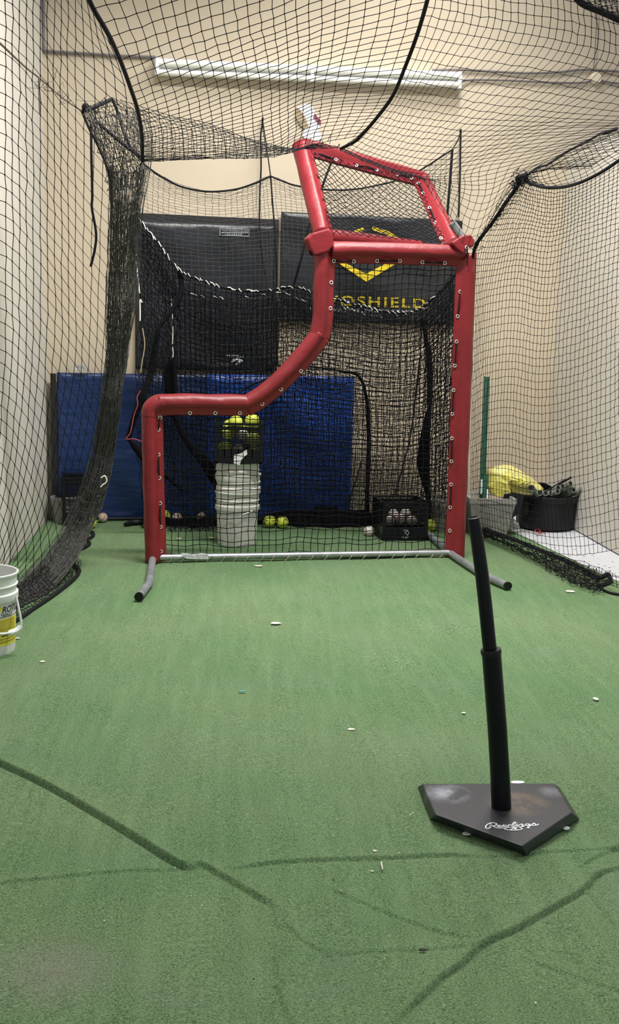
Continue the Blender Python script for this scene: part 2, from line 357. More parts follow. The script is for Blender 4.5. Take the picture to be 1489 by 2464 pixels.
def net_nodes(G, nu, nv, jit=.0):
    G = np.asarray(G, float); a = catmull(G, nv); b = catmull(a.transpose(1, 0, 2), nu).transpose(1, 0, 2)
    if jit: b = b+rng.normal(0, jit, b.shape)
    return b
def widen(G, step):
    """carry a net on past the edge of the picture, staying inside the right wall"""
    out = []
    for r_ in G:
        p = np.array(r_[-1])+np.array(step); p[0] = min(p[0], 2.5); out.append(list(r_)+[p])
    return out
def net(name, G, nu, nv, r=.0013, m=None, parent=None, jit=.003, knots=True, kr=2.0, mask=None, slack=0.0):
    N = net_nodes(G, nu, nv, jit); A = []; B = []
    h, w_ = N.shape[:2]; keep = np.ones((h, w_), bool) if mask is None else mask(N)
    for (x, y) in ((N[:, :-1], N[:, 1:]), (N[:-1], N[1:])):
        kx = (keep[:, :-1] & keep[:, 1:]) if x.shape[0] == h else (keep[:-1] & keep[1:])
        a, b = x[kx], y[kx]
        if slack:
            mid = (a+b)/2+rng.normal(0, slack, a.shape)-np.array([0, 0, slack]); A += [a, mid]; B += [mid, b]
        else: A.append(a); B.append(b)
    return strands(name, np.concatenate(A), np.concatenate(B), r, m or M['twine'], parent, knots=N[keep] if knots else None, kr=kr)
def G3(rows):
    """rows of (px, py, Y) -> 3D control grid"""
    return [[atY(*q) for q in r] for r in rows]
def cord(name, pts, r, m, parent=None, n=None, sides=8):
    P = catmull(np.array(pts), n or max(2, (len(pts)-1)*7)); return MB().tube(P, r, sides).build(name, m, parent)
def pc(*q): return [atY(*p) for p in q]
def whip(name, P, r, off, m, parent, step=.05, keep=lambda i: True):
    """short irregular stitches wrapped round a rope path"""
    P = catmull(np.array(P), 200); seg = np.linalg.norm(np.diff(P, axis=0), axis=1); s = np.concatenate([[0], np.cumsum(seg)]); mb = MB(); k = 0; x = 0.0
    f = lambda t: np.array([np.interp(t, s, P[:, i]) for i in range(3)])
    while x+step < s[-1]:
        if keep(k) and random.random() < .9:
            a = f(x); b = f(min(x+step*random.uniform(.35, .95), s[-1])); c = np.array([0, -off, 0]); u, v = random.uniform(.3, 1.2), random.uniform(-.2, 1.1)
            mb.tube([a+c+np.array([0, 0, off*u]), (a+b)/2+c*1.5+np.array([0, 0, random.uniform(-.2, .8)*off]), b+c-np.array([0, 0, off*v])], r*random.uniform(.7, 1.15), 5)
        x += step*random.uniform(.6, 1.3); k += 1
    return mb.build(name, m, parent)
def text_obj(name, body, size, origin, ex, ez, m, parent, sx=1.0, extr=.0008, bold=0.0, spacing=1.0, shear=0.0):
    cu = bpy.data.curves.new(name, 'FONT'); cu.body = body; cu.size = size; cu.extrude = extr; cu.offset = bold; cu.space_character = spacing; cu.shear = shear
    t = bpy.data.objects.new(name, cu); COL.objects.link(t)
    dg = bpy.context.evaluated_depsgraph_get(); me = bpy.data.meshes.new_from_object(t.evaluated_get(dg)); bpy.data.objects.remove(t); bpy.data.curves.remove(cu)
    ex = np.array(ex, float); ez = np.array(ez, float); nn = np.cross(ex, ez)
    mm = Matrix.Identity(4)
    for i in range(3): mm[i][0] = ex[i]*sx; mm[i][1] = ez[i]; mm[i][2] = nn[i]; mm[i][3] = origin[i]
    me.transform(mm); me.materials.clear(); me.materials.append(m); me.name = name
    return link(bpy.data.objects.new(name, me), parent)

# ================================================================ SETTING
def wall_box(name, a, b, z0, z1, th, m):
    P = Plane(a, b); c = P.pt(P.L/2, (z0+z1)/2, -th/2)
    return tag(MB().box(c, P.e*P.L/2, P.n*th/2, (0, 0, (z1-z0)/2)).build(name, m, None, False), kind='structure')
wall_box('wall_back', (WL[0]-.12, WL[1]-.0175), (3.9, 9.186), 0, 5.4, .12, M['wallback'])
wall_box('wall_left', (-1.30, 1.0), (WL[0], WL[1]), 0, 5.4, .12, M['wallside'])
RT = float(WALL.uv(1350, 376)[1])
wall_box('wall_right', (2.66, 9.0), (2.76, 3.0), 0, RT, .12, M['wallside'])
tag(MB().box((1.2, 4.9, -.05), (3.0, 0, 0), (0, 4.6, 0), (0, 0, .04)).build('floor', M['floorslab'], None, False), kind='structure')
BBA = WALL.pt(.12, 0); 
tag(MB().box(WALL.pt(.9, .012, .014), WALL.e*.75, WALL.n*.012, (0, 0, .02)).build('baseboard_back', M['bucketold'], None, False), kind='structure')

# ---- turf with its folds
RIDGES = [
 ([(-60, 1805), (0, 1838), (110, 1890), (240, 1965), (330, 2020), (430, 2082), (462, 2090)], .016, .05, .010),
 ([(462, 2090), (485, 2083), (530, 2105), (600, 2145), (660, 2182)], .009, .03, .008),
 ([(-60, 2130), (0, 2125), (150, 2112), (300, 2098), (450, 2092)], .0045, .02, .006),
 ([(560, 2092), (650, 2079), (745, 2074), (900, 2068), (1050, 2058), (1180, 2062)], .0065, .03, .007),
 ([(1180, 2062), (1300, 2052), (1400, 2048), (1530, 2040)], .004, .03, .007),
 ([(655, 2095), (660, 2182), (667, 2230), (665, 2290), (670, 2350), (680, 2410), (730, 2490)], .004, .02, .006),
 ([(690, 2225), (740, 2268), (790, 2295)], .004, .02, .006),
 ([(775, 2130), (860, 2170), (960, 2210), (1060, 2245), (1140, 2262)], .004, .03, .012),
 ([(920, 2480), (1000, 2410), (1060, 2355), (1110, 2320), (1165, 2270), (1240, 2235), (1320, 2190), (1400, 2145), (1440, 2105), (1530, 2080)], .0095, .04, .008),
 ([(1395, 2095), (1410, 2135), (1440, 2180), (1510, 2265)], .005, .025, .007),
 ([(1270, 2310), (1380, 2350), (1530, 2400)], .003, .03, .014),
 ([(1400, 2085), (1440, 2060), (1530, 2020)], .005, .04, .015),
 ([(744, 2300), (900, 2290), (1040, 2285), (1150, 2280)], .003, .03, .015),
 ([(200, 1272), (360, 1278)], .006, .05, .02),
]
def turf():
    ys = np.concatenate([np.arange(1.3, 2.05, .03), np.arange(2.05, 3.75, .005), np.arange(3.76, 4.6, .02), np.arange(4.63, 9.1, .045)])
    xs = np.concatenate([np.arange(-1.5, -1.1, .03), np.arange(-1.1, 1.75, .0055), np.arange(1.75, 2.9, .03)])
    X, Y = np.meshgrid(xs, ys); Z = np.zeros_like(X); DX = np.zeros_like(X); DY = np.zeros_like(X)
    for P, h, w1, w2 in RIDGES:
        Q = np.array([fl(*p)[:2] for p in P]); Q = catmull(Q, len(Q)*6)[:, :2]
        best = np.full(X.shape, 1e9); side = np.zeros_like(X); par = np.zeros_like(X); NX = np.zeros_like(X); NY = np.zeros_like(X)
        for i in range(len(Q)-1):
            a, b = Q[i], Q[i+1]; d = b-a; L2 = d@d
            if L2 < 1e-12: continue
            t = np.clip(((X-a[0])*d[0]+(Y-a[1])*d[1])/L2, 0, 1); dx = X-(a[0]+t*d[0]); dy = Y-(a[1]+t*d[1]); dd = np.hypot(dx, dy)
            n = np.array([-d[1], d[0]]);
            if n[1] > 0: n = -n                       # n points to the front
            s = np.where(dx*n[0]+dy*n[1] > 0, 1, -1); u = dd < best; best = np.where(u, dd, best); side = np.where(u, s, side); par = np.where(u, (i+t)/(len(Q)-1), par); NX = np.where(u, n[0], NX); NY = np.where(u, n[1], NY)
        taper = np.clip(par*8, 0, 1)*np.clip((1-par)*8, 0, 1)
        taper = .25+.75*taper
        back = np.exp(-(best/w1)**1.3); dpt = min(.010, h*.9)
        front = np.interp(best, [0, .005, .010, .016, .026], [h, -dpt*.6, -dpt, -dpt*.2, 0])
        Z += np.where(side < 0, h*back, front)*taper
        lean = np.where(side < 0, np.exp(-(best/(w1*.35))**1.5), np.interp(best, [0, .005, .016], [1, .2, 0]))*taper*min(.015, h*1.1); DX += NX*lean; DY += NY*lean
    Z += .0035*np.sin(X*3.1+1)*np.sin(Y*2.3)+.002*np.sin(X*9+Y*4)+.003
    Z += rng.normal(0, .0006, Z.shape)
    # the turf stops where the bare slab begins on the right
    e1 = fl(1232, 1279); e2 = fl(1489, 1402); lim = np.interp(Y, [e2[1]-2.0, e2[1], e1[1], e1[1]+.02, 8.35, 8.36, 9.2], [2.55, e2[0], e1[0], e1[0], 1.95, 1.9, 1.9])
    X = X+DX; Y = Y+DY; X = np.minimum(X, lim); back = WL[1]+(X-WL[0])*(WR[1]-WL[1])/(WR[0]-WL[0])-.012; Y = np.minimum(Y, back); X = np.maximum(X, -1.30-.07*(Y-1)/7.42+.006)
    h, w_ = X.shape; V = np.stack([X, Y, Z], -1).reshape(-1, 3); idx = np.arange(h*w_).reshape(h, w_)
    Q = np.stack([idx[:-1, :-1], idx[:-1, 1:], idx[1:, 1:], idx[1:, :-1]], -1).reshape(-1, 4)
    o = fast_obj('turf_carpet', V, Q, M['turf'], None, True)
    tag(o, 'green artificial turf carpet covering the floor, creased and folded in the foreground', 'turf')
turf()

# ================================================================ BACK WALL THINGS
def wallrect(name, x0, y0, x1, y1, off, th, m, parent=None, smooth=False):
    a = WALL.uv(x0, y0, off); b = WALL.uv(x1, y1, off)
    return MB().box(WALL.pt((a[0]+b[0])/2, (a[1]+b[1])/2, off-th/2), WALL.e*abs(b[0]-a[0])/2, WALL.n*th/2, (0, 0, abs(b[1]-a[1])/2)).build(name, m, parent, smooth)
def wq(x, y, off=0.0): return WALL.hit(x, y, off)

# fluorescent batten
fx = empty('fluorescent_light', wq(741, 165), 'long unlit white twin tube fluorescent fixture high on the beige wall', 'light fixture')
def quadbox(pts, off, th):
    P = [wq(x, y, off) for x, y in pts]; return MB().poly(P, -WALL.n, th)
put(quadbox([(372, 178), (372, 140), (1110, 174), (1110, 210)], .07, .068).build('housing', M['fixture'], fx, False))
for k, (a, b) in enumerate((((380, 152), (1106, 184)), ((380, 174), (1106, 204)))):
    t = put(MB().tube([wq(*a, .10), wq(*b, .10)], .022, 14).build('tube', M['tube'], fx))
rf = MB()
P = [wq(372, 163, .075), wq(1110, 193, .075)]; rf.ribbon(P, [np.array([0, 0, .012])+WALL.n*.02]*2, .002)
put(rf.build('reflector', M['fixture'], fx, False))
for x, y in ((378, 161), (749, 177), (1104, 194)):
    put(MB().box(wq(x, y, .09), WALL.e*.012, WALL.n*.03, (0, 0, .06)).build('tube_holder', M['fixture'], fx, False))
tag(cord('conduit_pipe', [wq(104, -40, .02), wq(104, 40, .02), wq(104, 95, .02), wq(106, 113, .02), wq(115, 123, .02), wq(200, 129, .02), wq(290, 135, .02), wq(374, 138, .02)], .011, M['conduit']), 'grey conduit bending down the left corner and running to the light fixture', 'conduit')
tag(cord('power_cable', [wq(1040, 169, .02), wq(1110, 168, .02), wq(1200, 173, .02), wq(1270, 176, .02), wq(1340, 174, .02), wq(1400, 168, .02), wq(1489, 172, .02), wq(1560, 176, .02)], .009, M['conduit']), 'upper dark cable running along the wall from the fixture to the right', 'cable')
tag(cord('power_cable', [wq(1108, 196, .03), wq(1140, 192, .02), wq(1230, 194, .02), wq(1340, 199, .02), wq(1400, 199, .02), wq(1418, 196, .02), wq(1440, 194, .02), wq(1489, 201, .02), wq(1560, 203, .02)], .008, M['conduit']), 'lower dark cable leaving the end of the light fixture towards the round box', 'cable')
jb = MB().lathe([(0.001, .0), (.045, 0), (.047, .03), (.04, .042), (.001, .045)], 24, wq(1430, 190, .0), WALL.n).build('junction_box', M['cream'], None); tag(jb, 'round cream ceiling style junction box fixed high on the wall at right', 'junction box')
tag(cord('thin_wire', [wq(1436, 26, .03), wq(1434, 80, .03), wq(1430, 140, .025), wq(1427, 168, .02)], .004, M['conduit']), 'thin wire hanging straight down to the round junction box', 'wire')
# torn paper notice
pp = empty('torn_notice', wq(745, 290), 'torn white paper notice hanging in shreds on the wall above the red hood', 'paper')
put(MB().poly([wq(x, y, .012) for x, y in ((714, 258), (734, 250), (750, 252), (757, 268), (768, 282), (773, 296), (768, 308), (745, 312), (733, 306), (722, 284))], -WALL.n, .004).build('sheet', M['paper'], pp, False))
put(MB().poly([wq(x, y, .016) for x, y in ((713, 258), (720, 262), (733, 280), (745, 310), (735, 312), (722, 302), (711, 280))], -WALL.n, .003).build('bare_patch', M['torn'], pp, False))
put(MB().poly([wq(x, y, .02) for x, y in ((732, 312), (748, 306), (765, 310), (776, 332), (766, 340), (748, 336), (735, 338), (728, 326))], -WALL.n, .003).build('shred', M['paper'], pp, False))
put(MB().poly([wq(x, y, .02) for x, y in ((757, 272), (773, 292), (771, 302), (754, 282))], -WALL.n, .002).build('printed_strip', M['maroon'], pp, False))
# hooks and ropes on the wall
for (x, y, nm) in ((632, 288, 'black screw hook in the middle of the wall holding a loop of cord'), (1108, 316, 'black screw hook on the wall right of the red hood')):
    h = MB(); h.torus(wq(x, y, .03), WALL.e, .014, .005); h.tube([wq(x, y-4, 0), wq(x, y-4, .03)], .006, 8)
    tag(h.build('wall_hook', M['rope']), nm, 'hook', 'wall hooks')
tag(cord('hanging_cord', [wq(632, 294, .04), wq(627, 330, .04), wq(628, 400, .04), wq(625, 470, .05), wq(624, 560, .13), wq(628, 600, .13), wq(636, 650, .13), wq(637, 663, .13)], .006, M['rope']), 'black cord hanging from the middle wall hook down over the black pad', 'cord')
tag(cord('hanging_cord', [wq(1108, 322, .04), wq(1107, 400, .05), wq(1105, 470, .05), wq(1103, 522, .07)], .007, M['rope']), 'black cord hanging straight from the right wall hook to the pad corner', 'cord')

# black wall pads
lp = empty('wall_pad', wq(498, 895), 'left black vinyl wall pad with small white label box, hung above the blue mats', 'wall pad', 'black wall pads')
put(wallrect('backing', 326, 512, 664, 893, .035, .03, M['padframe'], lp))
def crumple(name, x0, y0, x1, y1, off, m, parent, amp=.01, seed=1, th=.012, dy=0):
    a = WALL.uv(x0, y0, off); b = WALL.uv(x1, y1, off); nu, nv = 60, 60; V = []; r2 = np.random.default_rng(seed)
    fs = [(r2.uniform(2, 9), r2.uniform(2, 9), r2.uniform(0, 6), r2.uniform(.3, 1)) for _ in range(9)]
    for side in (0, 1):
        for i in range(nv+1):
            for j in range(nu+1):
                u = a[0]+(b[0]-a[0])*j/nu; z = a[1]+(b[1]-a[1])*i/nv
                e = min(j, nu-j, i, nv-i); k = min(1, e/3)
                h = sum(q*math.sin(f*u*1.6+g*z*1.2+p) for f, g, p, q in fs)/4*amp*k if side == 0 else 0
                V.append(WALL.pt(u, z, off+h+(.012*min(1, e/1.5)-.012) if side == 0 else off-th-.012))
    F = []; w_ = nu+1; s1 = (nu+1)*(nv+1)
    for i in range(nv):
        for j in range(nu):
            q = (i*w_+j, (i+1)*w_+j, (i+1)*w_+j+1, i*w_+j+1); F += [q, tuple(s1+t for t in q[::-1])]
    bd = [j for j in range(nu+1)]+[i*w_+nu for i in range(1, nv+1)]+[nv*w_+j for j in range(nu-1, -1, -1)]+[i*w_ for i in range(nv-1, 0, -1)]
    for i in range(len(bd)): p, q = bd[i], bd[(i+1) % len(bd)]; F.append((p, q, s1+q, s1+p))
    return mesh_obj(name, V, F, m, parent)
put(crumple('vinyl_cover', 328, 528, 655, 893, .07, M['vinyl'], lp, .02, 2))
# label box with lines
def wstroke(mb, x0, y0, x1, y1, r=.0022, off=.086): mb.box((wq(x0, y0, off)+wq(x1, y1, off))/2, (wq(x1, y1, off)-wq(x0, y0, off))/2+WALL.e*1e-4, WALL.n*.0012, (0, 0, r) if abs(x1-x0) > abs(y1-y0) else tuple(WALL.e*r))
lb = MB()
for q in ((529, 549, 599, 551), (529, 566, 599, 568), (529, 549, 529.01, 566), (599, 551, 599.01, 568)): wstroke(lb, *q)
for q in ((533, 553, 597, 554), (533, 556, 597, 557)): wstroke(lb, *q, r=.0012)
for i in range(15): wstroke(lb, 533+i*4.3, 560, 536+i*4.3, 560.1, r=.0038)
for i in range(7): wstroke(lb, 545+i*5.6, 564.5, 548+i*5.6, 564.6, r=.004)
put(lb.build('warning_label', M['palewhite'], lp, False))
lb = MB(); wstroke(lb, 545, 855, 588, 855.6, r=.0018)
for i in range(9): wstroke(lb, 543+i*5, 859, 546+i*5, 859.1, r=.0028)
for q in ((560, 866, 572, 864), (574, 864, 582, 867), (556, 871, 566, 869), (566, 876, 578, 872), (572, 870, 584, 868)): wstroke(lb, *q, r=.0060)
put(lb.build('maker_emblem', M['white'], lp, False))
rp = empty('wall_pad', wq(888, 780), 'right black vinyl wall pad with large yellow chevron logo and lettering', 'wall pad', 'black wall pads')
put(wallrect('backing', 680, 511, 1101, 778, .035, .03, M['padframe'], rp))
put(crumple('vinyl_cover', 678, 509, 1092, 783, .07, M['vinyl'], rp, .02, 5))
def strip(pts, wpx, off=.087):
    mb = MB()
    for (x0, y0), (x1, y1) in pts:
        a = wq(x0, y0, off); b = wq(x1, y1, off); d = (b-a)/np.linalg.norm(b-a); u = np.cross(d, WALL.n); u /= np.linalg.norm(u)
        h = wpx/2*.0033; mb.box((a+b)/2, (b-a)/2, WALL.n*.0012, u*h)
    return mb
put(MB().poly([wq(x, y, .085) for x, y in ((800, 624), (822, 628), (880, 659), (938, 629), (968, 625), (881, 678))], WALL.n, .003).build('logo_chevron', M['yellow'], rp, False))
put(MB().poly([wq(x, y, .085) for x, y in ((896, 545), (934, 556), (966, 577), (958, 583), (928, 564), (894, 553))], WALL.n, .003).build('logo_bar', M['yellow'], rp, False))
put(MB().poly([wq(x, y, .085) for x, y in ((874, 547), (842, 558), (806, 581), (813, 587), (846, 566), (876, 555))], WALL.n, .003).build('logo_bar', M['yellow'], rp, False))
o_ = wq(757, 733, .086); px = np.linalg.norm(wq(1022, 735, .086)-o_)
t = text_obj('brand_lettering', 'EVOSHIELD', .105, o_, WALL.e, (0, 0, 1), M['yellow'], rp, sx=1.0, spacing=1.25, bold=.002)
w0 = max(v.co.dot(Vector(WALL.e)) for v in t.data.vertices)-Vector(o_).dot(Vector(WALL.e))
def restretch(t, o_, target):
    w0 = max((v.co-Vector(o_)).dot(Vector(WALL.e)) for v in t.data.vertices)
    k = target/w0
    for v in t.data.vertices:
        d = (v.co-Vector(o_)).dot(Vector(WALL.e)); v.co += Vector(WALL.e)*(d*k-d)
restretch(t, o_, px); put(t)
o_ = wq(745, 747, .086); t = text_obj('small_lettering', 'INNOVATIVE PROTECTION', .034, o_, WALL.e, (0, 0, 1), M['palewhite'], rp, spacing=1.3, bold=.0008)
restretch(t, o_, float(np.linalg.norm(wq(1000, 750, .086)-o_))); put(t)
# blue mats
def matthing(x0, y0, x1, y1, off, m, label, seed, edge=None):
    e = empty('gym_mat', wq((x0+x1)/2, y1), label, 'mat', 'blue mats along the wall')
    put(crumple('vinyl_cover', x0, y0, x1, y1, off, m, e, .026, seed, th=.05))
    if edge: put(wallrect('side_flap', edge[0], y0+2, edge[1], y1-4, off-.01, .05, M['padframe'], e))
    return e
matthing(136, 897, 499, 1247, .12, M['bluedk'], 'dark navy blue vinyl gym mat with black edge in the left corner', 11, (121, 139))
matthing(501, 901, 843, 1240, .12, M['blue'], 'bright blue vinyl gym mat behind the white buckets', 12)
tag(MB().box(wq(600, 1246, .16), WALL.e*1.25, WALL.n*.03, (0, 0, .014)).build('black_pole', M['rubber'], None, False), 'black pole lying on the turf along the foot of the blue mats', 'pole') if False else None

tag(MB().poly([wq(x, y, .14) for x, y in ((178, 884), (190, 876), (200, 880), (214, 884), (210, 891), (182, 892))], WALL.n, .02).build('plastic_scrap', M['clear'], None, False), 'crumpled clear plastic scrap resting on top of the navy mat', 'plastic scrap')

# ================================================================ L SCREEN
S = lambda x, y, off=0.0: SCR.hit(x, y, off)
scr = empty('pitching_screen', SCR.pt(1.0, 0), 'red padded L shaped pitching screen with black net and tilted hood', 'pitching screen')
def sleeve(name, path, inner, nrm, parent, r=.054, tail=.08, seed=0, m=None, grommets=(), laces=()):
    """padded sleeve: teardrop section whose tail points to 'inner' side"""
    P = catmull(np.array(path), max(24, (len(path)-1)*12)); k = len(P); n = 20; V = []; r2 = np.random.default_rng(seed+50)
    ph = r2.uniform(0, 6, 6); fr = r2.uniform(6, 30, 6); Lt = np.concatenate([[0], np.cumsum(np.linalg.norm(np.diff(P, axis=0), axis=1))])
    nrm = np.array(nrm)/np.linalg.norm(nrm)
    for i in range(k):
        t = P[min(i+1, k-1)]-P[max(i-1, 0)]; t /= np.linalg.norm(t); a = np.cross(t, nrm); a /= np.linalg.norm(a)
        if np.dot(a, inner-P[i]) < 0: a = -a
        b = np.cross(a, t); b = b if np.dot(b, nrm) > 0 else -b
        for j in range(n):
            th = 2*math.pi*j/n; d = math.cos(th); wob = 1+.016*math.sin(fr[0]*Lt[i]+ph[0]+3*th)+.014*math.sin(fr[1]*Lt[i]+ph[1]+2*th)+.008*math.sin(fr[2]*2*Lt[i]+ph[2]+5*th)
            if d > .75: q = a*(r*d+(tail-r)*((d-.75)/.25)**.8)+b*(r*math.sin(th)*.35*(1.05-((d-.75)/.25)*.8))
            else: q = (a*r*d+b*r*math.sin(th)*(1 if d < .3 else 1-.65*(d-.3)/.45))*wob
            V.append(P[i]+q)
    F = [(i*n+j, i*n+(j+1) % n, (i+1)*n+(j+1) % n, (i+1)*n+j) for i in range(k-1) for j in range(n)]
    F += [tuple(range(n))[::-1], tuple(range((k-1)*n, k*n))]
    o = mesh_obj(name, V, F, m or M['red'], parent); put(o)
    return o
def grommet(p, n, parent):
    o = MB().torus(p, n, .0095, .0032, 18, 8).build('grommet', M['grommet'], parent); o.matrix_parent_inverse = parent.matrix_parent_inverse.copy() if False else Matrix.Translation(-Vector(scr.location)); o.matrix_parent_inverse = Matrix.Identity(4) if False else parent_world_inv(parent); return o
def parent_world_inv(p):
    """world matrix of a part built in world coordinates is identity"""
    return Matrix.Identity(4)
n_ = SCR.n; CEN = S(900, 1100)
def pad(name, pix, inner, gr, lace, seed, lab=None, r=.054, offg=.012):
    o = sleeve(name, [S(*p) for p in pix], S(*inner), n_, scr, r=r, seed=seed)
    for g in gr: grommet(S(g[0], g[1], offg), n_, o)
    for a, b in lace:
        q = MB().tube([S(*gr[a], .008), S((gr[a][0]+gr[b][0])/2, (gr[a][1]+gr[b][1])/2, offg+.016), S(*gr[b], .008)], .0045, 7).build('lace', M['rope'], o)
    return o
pad('left_post_padding', [(370, 1351), (367, 1250), (364, 1150), (362, 1050), (361, 990)], (600, 1150), [(385, 1005), (381, 1034), (381, 1094), (383, 1150), (385, 1211), (386, 1268), (387, 1327)], [(0, 1), (2, 3), (4, 5)], 1)
pad('corner_padding', [(361, 1002), (364, 985), (378, 972), (396, 969)], (500, 1100), [], [], 2, r=.056)
pad('low_rail_padding', [(380, 969), (440, 968), (520, 969), (598, 970)], (500, 1150), [(457, 994), (518, 994), (577, 994)], [], 3)
pad('slanted_rail_padding', [(588, 974), (630, 948), (680, 905), (735, 845), (768, 802)], (760, 1000), [(631, 972), (676, 937), (724, 893)], [], 4)
pad('middle_post_padding', [(763, 812), (772, 760), (773, 700), (776, 640), (776, 606)], (950, 720), [(795, 742), (797, 680)], [], 5)
pad('top_rail_padding', [(796, 602), (880, 603), (960, 605), (1040, 608), (1115, 610)], (950, 800), [(803, 628), (851, 629), (907, 628), (962, 628), (1016, 631), (1070, 633), (1117, 643)], [(0, 1), (2, 3), (4, 5)], 6)
pad('right_post_padding', [(1097, 1344), (1102, 1230), (1108, 1080), (1115, 900), (1121, 740), (1127, 610)], (900, 1000), [(1107, 702), (1101, 761), (1098, 822), (1094, 880), (1091, 939), (1088, 996), (1087, 1055), (1086, 1110), (1085, 1166), (1083, 1221), (1082, 1277)], [(0, 1), (2, 3), (4, 5), (6, 7), (8, 9)], 7)
def wrap(name, pix, off, th, seed):
    P = [S(x, y, off) for x, y in pix]; o = MB().poly(P, -n_, th).build(name, M['red'], scr, False)
    b = o.modifiers.new('b', 'BEVEL'); b.width = .012; b.segments = 3; return put(o)
wrap('corner_wrap', [(739, 573), (752, 560), (792, 549), (801, 560), (803, 592), (790, 606), (757, 615), (748, 600)], .074, .13, 1)
wrap('corner_wrap', [(1085, 584), (1112, 566), (1132, 563), (1144, 578), (1140, 595), (1122, 597), (1116, 612), (1100, 600)], .074, .11, 2)
grommet(S(1123, 595, .078), n_, bpy.data.objects['right_post_padding'])
put(MB().tube([S(1123, 595, .08), S(1125, 615, .07), S(1124, 640, .065)], .005, 7).build('tie_cord', M['rope'], scr))
put(MB().sphere(S(750, 607, .03), .018, 10, 8).build('tie_cord', M['rope'], scr))
# steel base
put(MB().tube([S(352, 1357)*[1, 1, 0]+[0, 0, .035], S(730, 1352)*[1, 1, 0]+[0, 0, .035], S(1104, 1343)*[1, 1, 0]+[0, 0, .035]], .021, 14).build('base_bar', M['metal'], scr))
put(MB().tube([SCR.pt(.03, .03), SCR.pt(.03, .09)], .022, 12).build('post_stub', M['pipe'], scr))
def foot(pts, capend):
    P = [fl(x, y, .032) for x, y in pts]; P2 = []
    for i in range(len(P)-1): P2 += [P[i]*(1-t)+P[i+1]*t for t in (0, .12, .5, .88)]
    P2.append(P[-1]); o = put(MB().tube(P2, .0225, 14).build('foot', M['pipe'], scr))
    d = (P[-1]-P[-2])/np.linalg.norm(P[-1]-P[-2]); MB().tube([P[-1]-d*.012, P[-1]+d*.006], .0245, 14).build('end_cap', M['rubber'], o)
foot([(369, 1335), (366, 1352), (359, 1403), (334, 1436)], True)
foot([(1028, 1283), (1090, 1336), (1165, 1385), (1222, 1410)], True)
# net in the L
LP = [S(*p) for p in ((379, 1351), (377, 990), (602, 988), (690, 925), (787, 820), (790, 622), (1112, 626), (1086, 1347))]
LUV = np.array([(np.dot(p-SCR.o, SCR.e), p[2]) for p in LP])
def inside(P, poly):
    x, y = P[..., 0], P[..., 1]; c = np.zeros(x.shape, bool); k = len(poly)
    for i in range(k):
        x1, y1 = poly[i]; x2, y2 = poly[(i+1) % k]
        cnd = ((y1 > y) != (y2 > y)) & (x < (x2-x1)*(y-y1)/(y2-y1+1e-12)+x1); c ^= cnd
    return c
U, Z = np.meshgrid(np.arange(-.05, 2.15, .0455), np.arange(.05, 2.15, .0455))
wv = .010*np.sin(Z*5+U*3); uu = U+.006*np.sin(Z*9+U*5); zz = Z+.008*np.sin(U*8)+.006*np.sin(U*21+Z*3)+np.where(np.arange(Z.shape[0]) % 2, .006, -.006)[:, None]
N = SCR.o+uu[..., None]*SCR.e+(-.03+wv)[..., None]*SCR.n+zz[..., None]*np.array([0, 0, 1.]); N += rng.normal(0, .0022, N.shape)
inn = inside(np.stack([U, Z], -1), LUV)
A = []; B = []
for (x, y, k) in ((N[:, :-1], N[:, 1:], inn[:, :-1] & inn[:, 1:]), (N[:-1], N[1:], inn[:-1] & inn[1:])): A.append(x[k]); B.append(y[k])
put(strands('screen_net', np.concatenate(A), np.concatenate(B), .0024, M['heavy'], scr, sides=5, knots=N[inn], kr=1.7))
put(cord('net_border_rope', [S(388, 1345, .0), S(450, 1341, .0), S(520, 1340), S(640, 1342), S(740, 1340), S(860, 1340), S(1000, 1337), S(1080, 1332)], .009, M['rope'], scr))
for i in range(22):
    mb = MB(); x = 412+i*31+random.uniform(-5, 5); mb.tube([S(x+7, 1337-(i*.3), .012), S(x+2, 1344-(i*.25), .03), S(x-5, 1354-(i*.4), .022)], .0028, 5); put(mb.build('lashing_tie', M['tan_cord'], scr))
tg = MB().ribbon([S(x, y, .028) for x, y in ((437, 1334), (450, 1338), (466, 1341), (484, 1338), (501, 1340))], [np.array([0, 0, h]) for h in (.008, .018, .012, .020, .015)], .002)
tgo = put(tg.build('care_tag', M['tag'], scr, True))
text_obj('tag_text', 'FOR THE SAFE USE OF SCREEN', .011, S(441, 1339.5, .034), SCR.e, (0, 0, 1), M['ink'], tgo, sx=1.05, extr=.0006)
# tilted hood
HP = [(776, 566, 7.02), (723, 352, 7.55), (1014, 432, 7.95), (1088, 592, 7.18)]
HA, HB, HC, HD = [atY(*q) for q in HP]
hc = (HA+HB+HC+HD)/4; hn = np.cross(HB-HA, HD-HA); hn /= np.linalg.norm(hn)
if hn[1] > 0: hn = -hn
def mid(a, b, sag=0.0, k=4): return [a+(b-a)*t+np.array([0, 0, -sag*4*t*(1-t)]) for t in np.linspace(0, 1, k)]
def hood(name, pts, gl, laces, seed, r=.052):
    o = sleeve(name, pts, hc, hn, scr, r=r, tail=.075, seed=seed)
    gp = []
    for (x, y, Y) in gl:
        p = atY(x, y, Y); gp.append(p); MB().torus(p-ray(x, y)*.055, hn, .0105, .0036, 16, 8).build('grommet', M['grommet'], o)
    for a, b in laces:
        p, q = gp[a]-ray(*gl[a][:2])*.05, gp[b]-ray(*gl[b][:2])*.05; MB().tube([p, (p+q)/2+hn*.01, q], .005, 7).build('lace', M['rope'], o)
hood('hood_left_padding', mid(HA, HB), [], [], 21, .058)
